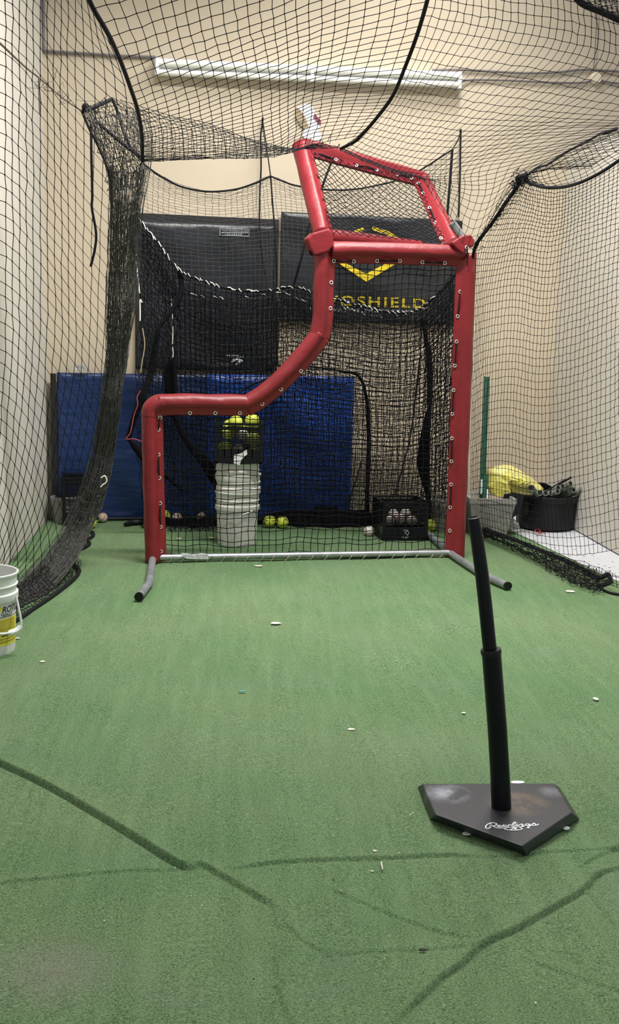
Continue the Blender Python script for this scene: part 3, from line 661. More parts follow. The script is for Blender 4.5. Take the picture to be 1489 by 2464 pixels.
hood('hood_top_padding', mid(HB+(HC-HB)*.02, HC), [(741, 366, 7.6), (808, 384, 7.65), (857, 398, 7.72), (906, 409, 7.8), (954, 421, 7.87), (990, 429, 7.92)], [(0, 1), (2, 3), (4, 5)], 22, .058)
hood('hood_right_padding', mid(HC, HD), [(1006, 441, 7.9), (1018, 465, 7.78), (1033, 500, 7.6), (1046, 535, 7.45), (1061, 573, 7.25)], [(0, 1), (2, 3)], 23, .058)
put(MB().tube([atY(790, 572, 7.2), atY(880, 580, 7.3), atY(1010, 594, 7.45)], [.058, .05, .04], 16).build('hood_bottom_padding', M['red'], scr))
put(MB().tube([atY(1087, 536, 7.05), atY(1114, 574, 7.06)], .026, 16).build('pipe_end', M['metal'], scr))
def hg(u, v): return HA*(1-u)*(1-v)+HD*u*(1-v)+HB*(1-u)*v+HC*u*v
G = [[hg(u, v)-hn*(-.02)+np.array([0, 0, -.06*math.sin(math.pi*u)*math.sin(math.pi*v)]) for u in np.linspace(.02, .98, 5)] for v in np.linspace(.0, .97, 5)]
NN = net_nodes(G, 36, 30, .003)
# diagonal mesh inside the hood
A = []; B = []
for i in range(0, 30, 1):
    for j in range(36):
        if (i+j) % 2 == 0:
            A.append(NN[i, j]); B.append(NN[i+1, j+1])
            if j > 0: A.append(NN[i, j]); B.append(NN[i+1, j-1])
A2 = np.array(A); B2 = np.array(B)
put(strands('hood_net', A2, B2, .0022, M['heavy'], scr, sides=4, knots=A2, kr=1.6))

# ================================================================ BATTING CAGE NETS
# left side net
ls = empty('side_net', fl(60, 1440), 'black netting curtain along the left wall, gathered into a hanging bundle', 'net', 'batting cage nets')
rows = []
for b in np.linspace(-360, 1400, 13):
    y5 = min(b+305, 1500-(1400-b)*.1); x5 = np.interp(y5, [-60, 0, 95, 200, 300, 420, 560, 700, 870, 1030, 1160, 1280, 1380, 1450, 1550], [190, 214, 262, 305, 305, 292, 282, 274, 264, 244, 214, 170, 110, 40, -40])
    Y5 = np.interp(y5, [-60, 0, 152, 262, 420, 700, 1160, 1280, 1380, 1500], [3.95, 4.2, 4.75, 5.3, 6.1, 6.3, 6.6, 6.6, 6.3, 5.8]); row = []
    for x, dy, Y0 in ((-70, -14, 4.5), (13, 0, 4.62), (97, 84, 4.95), (182, 192, 5.4)):
        y = min(b+dy, 1470-(1400-b)*.1); sh = np.interp(y, [850, 1100, 1250, 1400, 1500], [0, -28, -65, -125, -180]); f = np.interp(y, [-60, 100, 700, 1200, 1500], [-.25, -.1, .15, .45, .55]); lim = np.interp(y, [-60, 0, 95, 200], [180, 205, 250, 400])
        row.append((min(x+sh*(.6+x/300), lim*(x+90)/272), y+.25*max(0, -sh)*0, Y0+f+(.15 if x > 150 and y > 300 else 0)))
    row.append((x5, y5, Y5)); rows.append(row)
GL = G3(rows)
for r_ in GL:
    for i, p in enumerate(r_):
        if p[2] < .03: p[2] = .03
put(net('netting', GL, 20, 54, .0016, M['twine'], ls, .002, kr=2.2))
# gathered bundle: rings of mesh round a leaning column
spine = [(272, 262, 6.35, 62), (292, 330, 6.35, 58), (306, 400, 6.4, 46), (303, 480, 6.4, 36), (298, 560, 6.45, 34), (296, 640, 6.5, 34), (292, 720, 6.5, 33), (285, 800, 6.55, 27), (280, 870, 6.6, 23), (270, 940, 6.6, 23), (262, 1010, 6.65, 24), (250, 1080, 6.7, 26), (234, 1150, 6.7, 30), (214, 1210, 6.7, 33), (186, 1270, 6.65, 34), (150, 1330, 6.5, 42), (100, 1390, 6.2, 48), (45, 1440, 5.9, 50), (-30, 1490, 5.6, 50)]
def bundle(name, cols, nr, rf, jit, r, seed, squash=.45, sag=.04, start=0):
    r2 = np.random.default_rng(seed); Sp = catmull(np.array([[*atY(a, b, Y), w_*Y/FOC] for a, b, Y, w_ in spine[start:]]), nr); N = []
    for i, q in enumerate(Sp):
        c, rad = q[:3], q[3]*rf; row = []
        for j in range(cols):
            th = 2*math.pi*j/cols; wz = 1+.12*math.sin(5*th+i*.11+seed)+.06*math.sin(9*th+seed)
            row.append([c[0]+rad*wz*math.cos(th), c[1]+rad*squash*wz*math.sin(th), max(.012, c[2]-sag*(1-math.cos(th)**2)*(1 if math.sin(th) < 0 else .5))])
        N.append(row)
    N = np.array(N); N = N+r2.normal(0, jit, N.shape); N[..., 2] = np.maximum(N[..., 2], .012)
    N = np.concatenate([N, N[:, :1]], 1); A = [N[:, :-1].reshape(-1, 3), N[:-1].reshape(-1, 3)]; B = [N[:, 1:].reshape(-1, 3), N[1:].reshape(-1, 3)]
    return put(strands(name, np.concatenate(A), np.concatenate(B), r, M['twine_grey'], ls, knots=None))
bundle('gathered_netting', 56, 44, 1.0, .0025, .0014, 1)
bundle('inner_gathered_netting', 58, 64, .8, .005, .0013, 2, start=2)
bundle('inner_gathered_netting', 54, 64, .55, .006, .0013, 3, start=3)
# fan of mesh at the hook
put(net('upper_fan_netting', G3([[(205, 262, 6.35), (238, 250, 6.4), (270, 238, 6.5), (320, 270, 6.5), (342, 300, 6.5)],
  [(222, 310, 6.35), (245, 305, 6.4), (285, 300, 6.5), (320, 320, 6.5), (343, 345, 6.5)],
  [(248, 380, 6.35), (268, 370, 6.4), (295, 370, 6.4), (320, 375, 6.5), (342, 395, 6.4)],
  [(262, 460, 6.4), (280, 455, 6.4), (300, 450, 6.4), (322, 455, 6.4), (338, 470, 6.4)]]), 22, 20, .0016, M['twine'], ls, .008))
put(cord('border_rope', pc((-80, 30, 4.6), (0, 104, 4.9), (60, 160, 5.3), (98, 190, 5.6), (150, 235, 6.0), (196, 266, 6.35)), .005, M['grey_cord'], ls))
put(cord('border_rope', pc((196, 268, 6.35), (215, 264, 6.35), (240, 252, 6.4), (270, 238, 6.5)), .010, M['rope'], ls))
put(cord('border_rope', pc((270, 238, 6.5), (285, 275, 6.5), (300, 325, 6.5), (322, 365, 6.45), (342, 386, 6.4)), .008, M['rope'], ls))
put(cord('border_rope', pc((197, 268, 6.35), (215, 310, 6.35), (240, 360, 6.35), (262, 420, 6.4), (270, 500, 6.4)), .007, M['rope'], ls))
put(cord('border_rope', pc((232, 292, 6.35), (262, 318, 6.35), (300, 350, 6.4), (340, 378, 6.4)), .009, M['rope'], ls))
put(cord('hanging_tail', pc((219, 300, 6.6), (220, 380, 6.6), (222, 470, 6.6), (221, 500, 6.6), (231, 560, 6.6), (228, 600, 6.6), (218, 642, 6.6)), .0075, M['rope'], ls))
put(MB().sphere(atY(206, 258, 6.35), .022, 10, 8).build('tie_knot', M['rope'], ls))
put(cord('string_tail', pc((93, 186, 5.5), (94, 220, 5.5), (96, 275, 5.5)), .004, M['grey_cord'], ls))
mb = MB()
for i in range(16):
    t = random.random(); a = np.array(atY(98+t*90, 190+t*72, 5.7)); q = rng.normal(0, .02, (4, 3)); q[:, 1] *= .4; mb.tube(catmull(a+np.cumsum(q, 0), 8), .0014, 4)
put(mb.build('frayed_string', M['grey_cord'], ls))
# skirt on the floor with its border
put(net('floor_netting', [[fl(x, y, z) for x, y, z in r_] for r_ in (
 [(150, 1325, .05), (120, 1350, .08), (80, 1380, .1), (30, 1410, .12), (-30, 1440, .12)],
 [(185, 1330, .03), (150, 1372, .04), (105, 1410, .05), (50, 1440, .06), (-10, 1475, .06)],
 [(190, 1372, .012), (165, 1402, .012), (125, 1432, .012), (80, 1462, .012), (40, 1488, .012)])], 26, 9, .002, M['twine'], ls, .006, knots=False))
put(net('floor_netting', [[fl(x, y, z) for x, y, z in r_] for r_ in (
 [(205, 1262, .12), (196, 1290, .1), (175, 1320, .06)], [(214, 1276, .03), (208, 1300, .02), (185, 1330, .02)], [(224, 1280, .012), (213, 1308, .012), (170, 1332, .012)])], 12, 8, .0018, M['twine'], ls, .005, knots=False))
put(cord('border_rope', [fl(x, y, .014) for x, y in ((200, 1272), (222, 1280), (224, 1290), (212, 1298), (214, 1312), (180, 1330), (160, 1346), (175, 1358), (191, 1372), (180, 1390), (150, 1415), (120, 1438), (80, 1465), (40, 1492), (-20, 1520))], .011, M['rope'], ls))
# white hook of string on the bundle
tag(cord('white_string', pc((243, 1150, 6.5), (252, 1145, 6.5), (257, 1155, 6.5), (254, 1162, 6.5), (248, 1166, 6.5), (242, 1172, 6.5)), .004, M['white_cord']), 'short curl of white string sticking out of the gathered net', 'string')

# ceiling net
cn = empty('ceiling_net', atY(700, 60, 4.8), 'black net canopy overhead with two thick seam ropes sagging over the cage', 'net', 'batting cage nets')
rows = [
 [(190, -60, 3.9), (400, -110, 3.8), (600, -180, 3.7), (820, -250, 3.7), (1062, -330, 3.8)],
 [(290, 150, 4.7), (440, 95, 4.5), (612, 40, 4.4), (800, -30, 4.4), (1040, -110, 4.5)],
 [(330, 260, 5.3), (475, 205, 5.0), (630, 145, 4.9), (795, 85, 4.9), (1018, 30, 5.0)],
 [(343, 325, 5.8), (490, 280, 5.5), (640, 225, 5.4), (780, 175, 5.4), (985, 140, 5.4)],
 [(344, 365, 6.1), (495, 330, 5.9), (642, 292, 5.8), (768, 240, 5.8), (950, 222, 5.8)],
 [(343, 384, 6.3), (500, 368, 6.1), (648, 345, 6.05), (762, 290, 6.1), (915, 275, 6.1)],
 [(343, 388, 6.35), (500, 381, 6.3), (650, 378, 6.3), (745, 350, 6.3), (870, 325, 6.4)]]
put(net('netting', G3(rows), 25, 37, .0016, M['twine'], cn, .0018))
rows = [
 [(343, 388, 6.35), (430, 385, 6.35), (520, 381, 6.32), (600, 380, 6.32), (690, 370, 6.35), (745, 350, 6.4)],
 [(344, 345, 6.5), (430, 350, 6.5), (520, 352, 6.5), (605, 360, 6.45), (690, 362, 6.4), (760, 345, 6.45)],
 [(342, 300, 6.7), (425, 305, 6.7), (520, 322, 6.65), (605, 345, 6.55), (695, 360, 6.45), (790, 348, 6.5)],
 [(290, 240, 6.8), (400, 275, 6.8), (510, 300, 6.8), (605, 335, 6.6), (700, 356, 6.5), (822, 357, 6.6)]]
put(net('folded_netting', G3(rows), 44, 11, .0016, M['twine'], cn, .0018))
rows = [
 [(1045, -70, 4.6), (1140, -60, 4.6), (1240, -45, 4.6), (1345, -30, 4.6), (1430, -10, 4.6), (1505, 10, 4.6), (1600, 30, 4.6)],
 [(1012, 60, 5.1), (1118, 82, 5.0), (1220, 100, 5.0), (1328, 118, 5.0), (1425, 140, 5.0), (1510, 165, 5.0), (1610, 190, 5.0)],
 [(955, 212, 5.7), (1018, 224, 5.6), (1100, 238, 5.5), (1192, 252, 5.4), (1290, 264, 5.4), (1395, 274, 5.4), (1560, 280, 5.4)],
 [(885, 305, 6.2), (945, 320, 6.1), (1012, 332, 6.0), (1088, 340, 5.9), (1175, 338, 5.8), (1290, 328, 5.7), (1530, 306, 5.6)],
 [(822, 357, 6.6), (882, 384, 6.5), (940, 405, 6.4), (1005, 418, 6.3), (1088, 415, 6.2), (1195, 395, 6.1), (1395, 352, 6.0)],
 [(826, 358, 6.9), (885, 385, 6.9), (945, 407, 6.85), (1010, 426, 6.8), (1085, 455, 6.7), (1175, 470, 6.6), (1285, 408, 6.4)],
 [(830, 360, 7.3), (888, 386, 7.3), (948, 410, 7.2), (1012, 430, 7.1), (1065, 510, 7.0), (1135, 590, 6.9), (1254, 430, 6.5)]]
put(net('netting', widen(G3(rows), (.30, -.30, .03)), 40, 36, .0014, M['twine'], cn, .0018))
rows = [[(1262, 424, 6.5), (1300, 404, 6.4), (1370, 360, 6.2), (1440, 325, 6.0), (1560, 280, 5.8)],
        [(1262, 428, 6.5), (1310, 435, 6.4), (1390, 405, 6.2), (1460, 370, 6.0), (1560, 320, 5.8)],
        [(1262, 433, 6.5), (1330, 453, 6.35), (1400, 438, 6.1), (1489, 386, 5.9), (1580, 325, 5.7)]]
put(net('netting', G3(rows), 20, 7, .0015, M['twine'], cn, .0018))
put(cord('seam_rope', pc((196, -60, 3.9), (218, 8, 4.15), (262, 85, 4.4), (292, 152, 4.7), (315, 215, 5.0), (331, 265, 5.3), (341, 325, 5.8), (343, 388, 6.35)), .0095, M['rope'], cn))
put(cord('seam_rope', pc((1045, -70, 4.6), (1026, 8, 4.9), (1003, 85, 5.2), (975, 160, 5.45), (945, 230, 5.75), (905, 285, 6.05), (870, 325, 6.3), (850, 342, 6.45), (820, 358, 6.6)), .0095, M['rope'], cn))
put(cord('seam_rope', pc((1370, -25, 4.7), (1400, 8, 4.75), (1445, 28, 4.8), (1489, 48, 4.85), (1570, 90, 4.9)), .014, M['rope'], cn))
put(net('netting', G3([[(1385, -20, 4.7), (1480, -30, 4.7), (1580, -40, 4.7)], [(1410, 8, 4.75), (1490, 5, 4.8), (1580, 0, 4.8)], [(1440, 26, 4.8), (1500, 50, 4.9), (1580, 90, 4.9)]]), 14, 14, .0014, M['twine'], cn, .004))
put(cord('seam_rope', pc((1262, 426, 6.5), (1296, 402, 6.45), (1318, 396, 6.4), (1345, 378, 6.3), (1370, 362, 6.25), (1410, 342, 6.1), (1448, 320, 6.0), (1482, 312, 5.95)), .006, M['rope'], cn))
put(cord('seam_rope', pc((1448, 321, 6.0), (1465, 317, 5.98), (1484, 309, 5.95)), .010, M['rope'], cn))
mb = MB()
for i in range(26):
    a = np.array(atY(1256+random.uniform(-14, 14), 428+random.uniform(-10, 10), 6.48)); q = rng.normal(0, .022, (4, 3)); mb.tube(catmull(a+np.cumsum(q*.7, 0), 6), .0022, 4)
for i in range(6):
    a = np.array(atY(760+random.uniform(-35, 50), 348+random.uniform(-6, 10), 6.5)); q = rng.normal(0, .015, (4, 3)); mb.tube(catmull(a+np.cumsum(q, 0), 6), .002, 4)
put(mb.build('tied_knot', M['twine'], cn))
put(MB().sphere(atY(1255, 430, 6.5), .03, 12, 8, (1.3, 1, .9)).build('knot_core', M['rope'], cn))

# right side net
rn = empty('side_net', fl(1330, 1345), 'black netting curtain hanging on the right, its hem heaped on the turf edge', 'net', 'batting cage nets')
rows = [
 [(1252, 434, 6.5), (1262, 440, 6.45), (1285, 448, 6.4), (1335, 455, 6.3), (1400, 438, 6.1), (1489, 386, 5.9), (1580, 325, 5.7)],
 [(1200, 510, 6.7), (1232, 500, 6.6), (1275, 510, 6.5), (1332, 520, 6.35), (1398, 495, 6.2), (1486, 455, 5.95), (1578, 415, 5.75)],
 [(1150, 590, 6.9), (1200, 590, 6.75), (1255, 580, 6.6), (1322, 590, 6.45), (1395, 565, 6.25), (1482, 535, 6.05), (1575, 500, 5.8)],
 [(1142, 700, 7.15), (1180, 690, 7.0), (1243, 680, 6.8), (1312, 695, 6.55), (1388, 675, 6.35), (1476, 645, 6.1), (1572, 610, 5.85)],
 [(1138, 830, 7.4), (1172, 815, 7.2), (1235, 805, 6.95), (1303, 818, 6.7), (1382, 800, 6.45), (1472, 765, 6.2), (1570, 730, 5.9)],
 [(1135, 960, 7.6), (1168, 942, 7.4), (1228, 932, 7.1), (1298, 945, 6.8), (1378, 930, 6.55), (1470, 895, 6.3), (1570, 850, 6.0)],
 [(1133, 1080, 7.8), (1166, 1065, 7.55), (1224, 1060, 7.25), (1296, 1080, 6.9), (1378, 1060, 6.65), (1470, 1030, 6.35), (1572, 980, 6.1)],
 [(1133, 1180, 7.95), (1166, 1175, 7.7), (1222, 1185, 7.35), (1298, 1200, 7.0), (1382, 1190, 6.7), (1474, 1165, 6.4), (1578, 1130, 6.15)],
 [(1138, 1268, 8.0), (1170, 1278, 7.8), (1228, 1298, 7.45), (1308, 1325, 7.1), (1395, 1335, 6.75), (1484, 1320, 6.4), (1588, 1300, 6.2)]]
put(net('netting', widen(G3(rows), (.16, -.95, .02)), 59, 55, .0014, M['twine'], rn, .0018, kr=2.2))
put(net('netting', [[fl(x, y, z) for x, y, z in r_] for r_ in (
 [(1308, 1325, .05), (1395, 1350, .1), (1450, 1370, .12), (1489, 1385, .12), (1560, 1400, .12)], [(1330, 1350, .03), (1400, 1378, .04), (1450, 1400, .04), (1489, 1415, .04), (1560, 1430, .05)])], 18, 4, .0015, M['twine'], rn, .004))
for k, (dz, j_) in enumerate(((.0, .006), (.02, .012))):
    put(net('hem_netting', [[fl(x, y, z+dz) for x, y, z in r_] for r_ in (
     [(1140, 1262, .06), (1200, 1285, .07), (1270, 1310, .06), (1340, 1338, .05), (1395, 1362, .05), (1440, 1385, .05)],
     [(1150, 1276, .03), (1205, 1298, .05), (1280, 1330, .05), (1340, 1362, .04), (1390, 1388, .03), (1440, 1402, .03)],
     [(1165, 1288, .012), (1215, 1308, .012), (1290, 1350, .012), (1350, 1385, .012), (1400, 1410, .012), (1450, 1424, .012)])], 44, 9, .0018, M['twine'], rn, j_, knots=False))
put(cord('hem_rope', [fl(x, y, z) for x, y, z in ((1130, 1262, .03), (1160, 1272, .05), (1230, 1296, .05), (1300, 1324, .05), (1350, 1345, .04), (1400, 1368, .03), (1440, 1390, .03), (1462, 1382, .04), (1466, 1400, .02), (1440, 1412, .015))], .015, M['rope'], rn))
put(cord('hem_rope', [fl(x, y, .014) for x, y in ((1440, 1412), (1460, 1424), (1489, 1431), (1560, 1438))], .009, M['rope'], rn))
put(cord('border_rope', pc((1258, 432, 6.5), (1300, 449, 6.4), (1345, 451, 6.3), (1390, 441, 6.15), (1440, 418, 6.0), (1489, 386, 5.9), (1570, 330, 5.7)), .0095, M['rope'], rn))
put(cord('border_rope', pc((1255, 434, 6.5), (1222, 480, 6.6), (1185, 535, 6.75), (1145, 590, 6.9), (1136, 640, 7.2)), .011, M['rope'], rn))
mb = MB()
for i in range(60):
    t = random.random(); a = np.array(atY(1252-t*112, 438+t*162, 6.5+.4*t)); q = rng.normal(0, .014, (4, 3)); mb.tube(catmull(a+np.cumsum(q, 0), 6), .0018, 4)
put(mb.build('frayed_strands', M['twine'], rn))

# back net hanging in front of the wall
bn = empty('back_net', wq(700, 900, .35), 'fine black net swagged across the back in front of the pads', 'net', 'batting cage nets')
def W3(rows): return [[wq(x, y, o) for x, y, o in r_] for r_ in rows]
rows = [
 [(346, 396, .5), (420, 440, .5), (520, 461, .5), (600, 445, .45), (651, 424, .4), (720, 448, .4), (820, 457, .4), (920, 443, .4), (1010, 412, .4), (1088, 360, .35)],
 [(342, 455, .48), (418, 485, .45), (520, 500, .42), (600, 492, .4), (655, 482, .38), (725, 490, .38), (825, 498, .38), (920, 488, .38), (1010, 470, .38), (1083, 430, .35)],
 [(340, 560, .42), (420, 575, .4), (520, 585, .38), (605, 580, .36), (662, 575, .36), (730, 580, .36), (830, 586, .36), (922, 580, .36), (1010, 570, .36), (1076, 540, .34)],
 [(340, 700, .4), (425, 705, .38), (522, 710, .36), (608, 708, .34), (666, 705, .34), (735, 706, .34), (832, 712, .34), (924, 708, .34), (1010, 700, .34), (1074, 690, .34)],
 [(340, 1010, .4), (425, 1015, .38), (525, 1018, .36), (610, 1015, .34), (668, 1010, .34), (740, 1010, .34), (835, 1016, .34), (925, 1012, .34), (1012, 1005, .34), (1074, 1000, .34)]]
put(net('netting', W3(rows), 52, 42, .0013, M['twine_grey'], bn, .003, kr=1.6))
put(cord('border_rope', [wq(*q) for q in ((343, 393, .5), (380, 420, .5), (430, 447, .5), (480, 459, .5), (520, 461, .5), (570, 455, .47), (610, 442, .45), (651, 424, .4))], .007, M['rope'], bn))
put(cord('border_rope', [wq(*q) for q in ((651, 424, .4), (690, 440, .4), (720, 448, .4), (780, 456, .4), (850, 456, .4), (920, 443, .4), (960, 432, .4), (1010, 410, .4), (1088, 360, .35))], .006, M['rope'], bn))
put(cord('border_rope', [wq(*q) for q in ((651, 424, .4), (655, 480, .38), (662, 575, .36), (666, 700, .34), (667, 880, .34))], .006, M['rope'], bn))
put(cord('border_rope', [wq(*q) for q in ((1088, 360, .35), (1083, 430, .35), (1076, 520, .34), (1073, 600, .34))], .010, M['rope'], bn))
put(cord('tie_cord', [wq(632, 292, .04), wq(640, 345, .2), wq(651, 424, .4)], .0045, M['rope'], bn))
put(cord('tie_cord', [wq(1108, 320, .04), wq(1099, 342, .2), wq(1088, 360, .35)], .0045, M['rope'], bn))

# portable hitting net (bow frame with white whip stitching)
hn_ = empty('hitting_net', fl(720, 1285), 'dense black portable hitting net with white whipped edge and black sleeved bows, behind the screen', 'hitting net')
front = [(335, 528, 7.72), (385, 590, 7.72), (432, 650, 7.72), (500, 680, 7.77), (570, 698, 7.77), (640, 700, 7.77), (706, 690, 7.77), (760, 706, 7.77), (840, 728, 7.82), (930, 750, 7.87), (1000, 748, 7.87), (1060, 700, 7.82), (1108, 645, 7.77)]
HS = .25
def drop(top, ybots, rows_=5, dY=0.0):
    out = []
    for k in range(rows_):
        t = k/(rows_-1); out.append([atY(x+(xb-x)*t, y+(yb-y)*t, Y+(.05+HS)*t+dY*.5*math.sin(math.pi*t)) for (x, y, Y), (xb, yb) in zip(top, ybots)])
    return out
bots = [(345, 1262), (390, 1262), (440, 1262), (500, 1262), (560, 1262), (630, 1262), (700, 1262), (770, 1262), (840, 1262), (920, 1258), (990, 1255), (1050, 1252), (1090, 1250)]
put(net('front_mesh', drop(front, bots, 5, .2), 66, 52, .0022, M['heavy'], hn_, .004, knots=False, slack=.002))
back_ = [(432, 706, 7.95), (500, 714, 7.95), (560, 718, 7.95), (640, 708, 7.95), (680, 705, 7.95), (760, 742, 7.95), (840, 738, 7.95), (930, 756, 7.95), (1020, 740, 7.95), (1085, 660, 7.9)]
bb = [(440, 1255), (510, 1255), (570, 1255), (640, 1255), (690, 1255), (760, 1255), (840, 1252), (920, 1250), (1010, 1246), (1080, 1244)]
put(net('back_mesh', drop(back_, bb, 5, .12), 50, 42, .0022, M['heavy'], hn_, .004, knots=False, slack=.003))
put(net('side_mesh', G3([[(333, 530, 7.72), (370, 600, 7.7), (405, 660, 7.9), (432, 700, 7.95)], [(337, 700, 7.72), (370, 720, 7.7), (405, 750, 7.9), (430, 780, 7.95)], [(325, 980, 7.72), (360, 980, 7.7), (400, 990, 7.9), (428, 1000, 7.95)], [(340, 1200, 7.72), (370, 1210, 7.7), (400, 1215, 7.9), (432, 1220, 7.95)]]), 20, 40, .0022, M['heavy'], hn_, .008, knots=False))
put(net('side_mesh', G3([[(1000, 750, 7.95), (1050, 710, 7.8), (1108, 650, 7.77)], [(1020, 900, 7.95), (1060, 890, 7.8), (1100, 880, 7.77)], [(1020, 1100, 7.95), (1060, 1100, 7.8), (1095, 1100, 7.77)], [(1010, 1245, 7.9), (1050, 1245, 7.8), (1088, 1250, 7.77)]]), 12, 34, .0022, M['heavy'], hn_, .006, knots=False))
fp = pc(*front)
put(net('middle_mesh', drop([(x, y+30, Y+.12) for x, y, Y in front[2:]], bots[2:], 5, .1), 56, 44, .0022, M['heavy'], hn_, .004, knots=False, slack=.003))
put(cord('top_rope', fp, .010, M['rope'], hn_))
put(whip('white_whipping', fp[:12], .0036, .012, M['white_cord'], hn_, .042))
put(whip('white_whipping', pc((436, 706, 7.9), (500, 714, 7.9), (560, 718, 7.9), (620, 712, 7.9), (680, 704, 7.9), (720, 720, 7.9), (790, 742, 7.9)), .003, .008, M['white_cord'], hn_, .055, lambda i: i % 3))
put(whip('white_whipping', pc((820, 735, 7.9), (880, 756, 7.9), (940, 760, 7.9), (1010, 748, 7.9), (1040, 735, 7.9)), .0035, .012, M['white_cord'], hn_, .035))
put(whip('white_whipping', pc((1105, 650, 7.72), (1104, 690, 7.72), (1098, 720, 7.72), (1092, 760, 7.72)), .004, .010, M['white_cord'], hn_, .05))
put(whip('white_whipping', pc((320, 560, 7.52), (325, 600, 7.52), (330, 650, 7.52), (335, 695, 7.52), (338, 720, 7.52)), .0042, .006, M['white_cord'], hn_, .045))
put(cord('white_tail', pc((342, 728, 7.52), (337, 722, 7.52), (337, 745, 7.52), (337, 772, 7.52)), .0042, M['white_cord'], hn_))
put(whip('white_whipping', pc((412, 720, 7.82), (416, 780, 7.82), (415, 830, 7.82), (417, 860, 7.82), (411, 880, 7.82)), .0035, .003, M['white_cord'], hn_, .06))
put(cord('tan_tail', pc((343, 790, 7.52), (348, 830, 7.52), (342, 870, 7.52), (338, 897, 7.52)), .0035, M['tan_cord'], hn_))
def sleeve_strap(pts, wd, name='bow_sleeve'):
    P = catmull(np.array(pc(*pts)), len(pts)*8); W_ = np.interp(np.linspace(0, 1, len(P)), np.linspace(0, 1, len(wd)), wd)
    mb = MB(); V = []; n = 12
    T = np.gradient(P, axis=0); T /= np.linalg.norm(T, axis=1, keepdims=True); a = np.cross(T, [0, 1., 0]); a /= np.linalg.norm(a, axis=1, keepdims=True)
    for i in range(len(P)):
        for j in range(n):
            th = 2*math.pi*j/n; V.append(P[i]+a[i]*W_[i]*.0015*math.cos(th)+np.array([0, 1., 0])*.014*math.sin(th))
    F = [(i*n+j, i*n+(j+1) % n, (i+1)*n+(j+1) % n, (i+1)*n+j) for i in range(len(P)-1) for j in range(n)]+[tuple(range(n)), tuple(range((len(P)-1)*n, len(P)*n))]
    return put(mb.add(V, F).build(name, M['fabric'], hn_))
sleeve_strap([(432, 652, 7.77), (436, 700, 7.72), (415, 745, 7.67), (382, 790, 7.62), (372, 840, 7.62), (362, 900, 7.62), (345, 950, 7.57), (325, 1000, 7.57), (310, 1050, 7.57), (310, 1060, 7.57)], [12, 13, 11, 9, 11, 16, 16, 14, 12, 8])
sleeve_strap([(306, 1052, 7.57), (325, 1075, 7.57), (348, 1102, 7.57), (380, 1130, 7.62), (440, 1180, 7.72)], [6, 16, 20, 12, 8])
sleeve_strap([(412, 865, 7.8), (408, 900, 7.8), (412, 950, 7.8), (425, 1010, 7.8), (450, 1060, 7.8), (490, 1110, 7.8), (530, 1170, 7.8)], [12, 28, 26, 16, 16, 26, 30])
sleeve_strap([(418, 860, 7.75), (422, 920, 7.75), (424, 960, 7.75)], [8, 9, 9])
sleeve_strap([(640, 880, 8.0), (740, 882, 8.0), (820, 893, 8.0), (862, 905, 8.0), (880, 950, 8.0), (886, 1010, 8.0), (887, 1080, 8.0), (884, 1160, 8.0), (882, 1235, 8.0)], [3, 4, 5, 7, 8, 10, 11, 10, 12])
sleeve_strap([(1015, 760, 7.8), (1022, 800, 7.75), (1032, 860, 7.75), (1034, 930, 7.75), (1033, 975, 7.75)], [5, 9, 13, 14, 14])
sleeve_strap([(1036, 972, 7.75), (1030, 1000, 7.75), (1022, 1060, 7.75), (1018, 1120, 7.75), (1028, 1180, 7.75), (1032, 1235, 7.75)], [6, 16, 26, 30, 14, 12])
put(cord('bow_rod', pc((700, 890, 8.0), (600, 930, 8.0), (570, 960, 8.0), (560, 1030, 8.0)), .006, M['rope'], hn_))
put(cord('bow_rod', pc((1010, 860, 7.95), (1000, 950, 7.95), (985, 1060, 7.95), (950, 1190, 7.95)), .006, M['rope'], hn_))
put(cord('bow_rod', pc((870, 1110, 7.95), (855, 1160, 7.95), (835, 1220, 7.95)), .006, M['rope'], hn_))
put(cord('hanging_cord', pc((798, 388, 7.9), (775, 450, 7.85), (745, 540, 7.8), (725, 620, 7.7), (706, 688, 7.77)), .008, M['rope'], hn_))
put(cord('pink_string', pc((338, 940, 7.52), (330, 955, 7.52), (331, 975, 7.52), (322, 1000, 7.52), (314, 1040, 7.52), (304, 1056, 7.52), (322, 1056, 7.52), (340, 1062, 7.52)), .003, M['pink_cord'], hn_))
# crumpled black skirt of the hitting net lying on the turf
def heap(name, pts, h, m, parent, seed, dep=.25):
    r2 = np.random.default_rng(seed); K = 120; Q = catmull(np.array([fl(*p) for p in pts]), K); n = 18; V = []
    for i, q in enumerate(Q):
        e = min(1, i/10, (K-i)/10); u = i/K*len(pts)
        for j in range(n):
            t = j/(n-1); hh = h*math.sin(math.pi*min(1, t*1.02))**.6*e*(.72+.2*math.sin(u*2.1+seed)+.1*math.sin(u*5.3+j*.25)+.05*math.sin(u*13+j*.6))
            V.append(q+np.array([.015*math.sin(j*.7+u*3), dep*(t-.1)*max(e, .2)+.02*math.sin(u*7+j*.4), max(.006, hh+.008*math.sin(u*19+j*1.1))]))
    F = [(i*n+j, i*n+j+1, (i+1)*n+j+1, (i+1)*n+j) for i in range(K) for j in range(n-1)]
    return put(mesh_obj(name, V, F, m, parent))
heap('floor_skirt', [(618, 1262), (700, 1266), (790, 1270), (880, 1266), (950, 1260), (1050, 1256)], .15, M['fabric'], hn_, 3)
heap('floor_skirt', [(330, 1262), (400, 1266), (470, 1268), (530, 1268)], .06, M['fabric'], hn_, 6, .18)
put(net('floor_mesh', [[fl(x, y, z) for x, y, z in r_] for r_ in ([(340, 1256, .02), (440, 1256, .02), (540, 1256, .02)], [(340, 1272, .012), (440, 1276, .012), (540, 1274, .012)])], 40, 4, .002, M['heavy'], hn_, .01, knots=False))

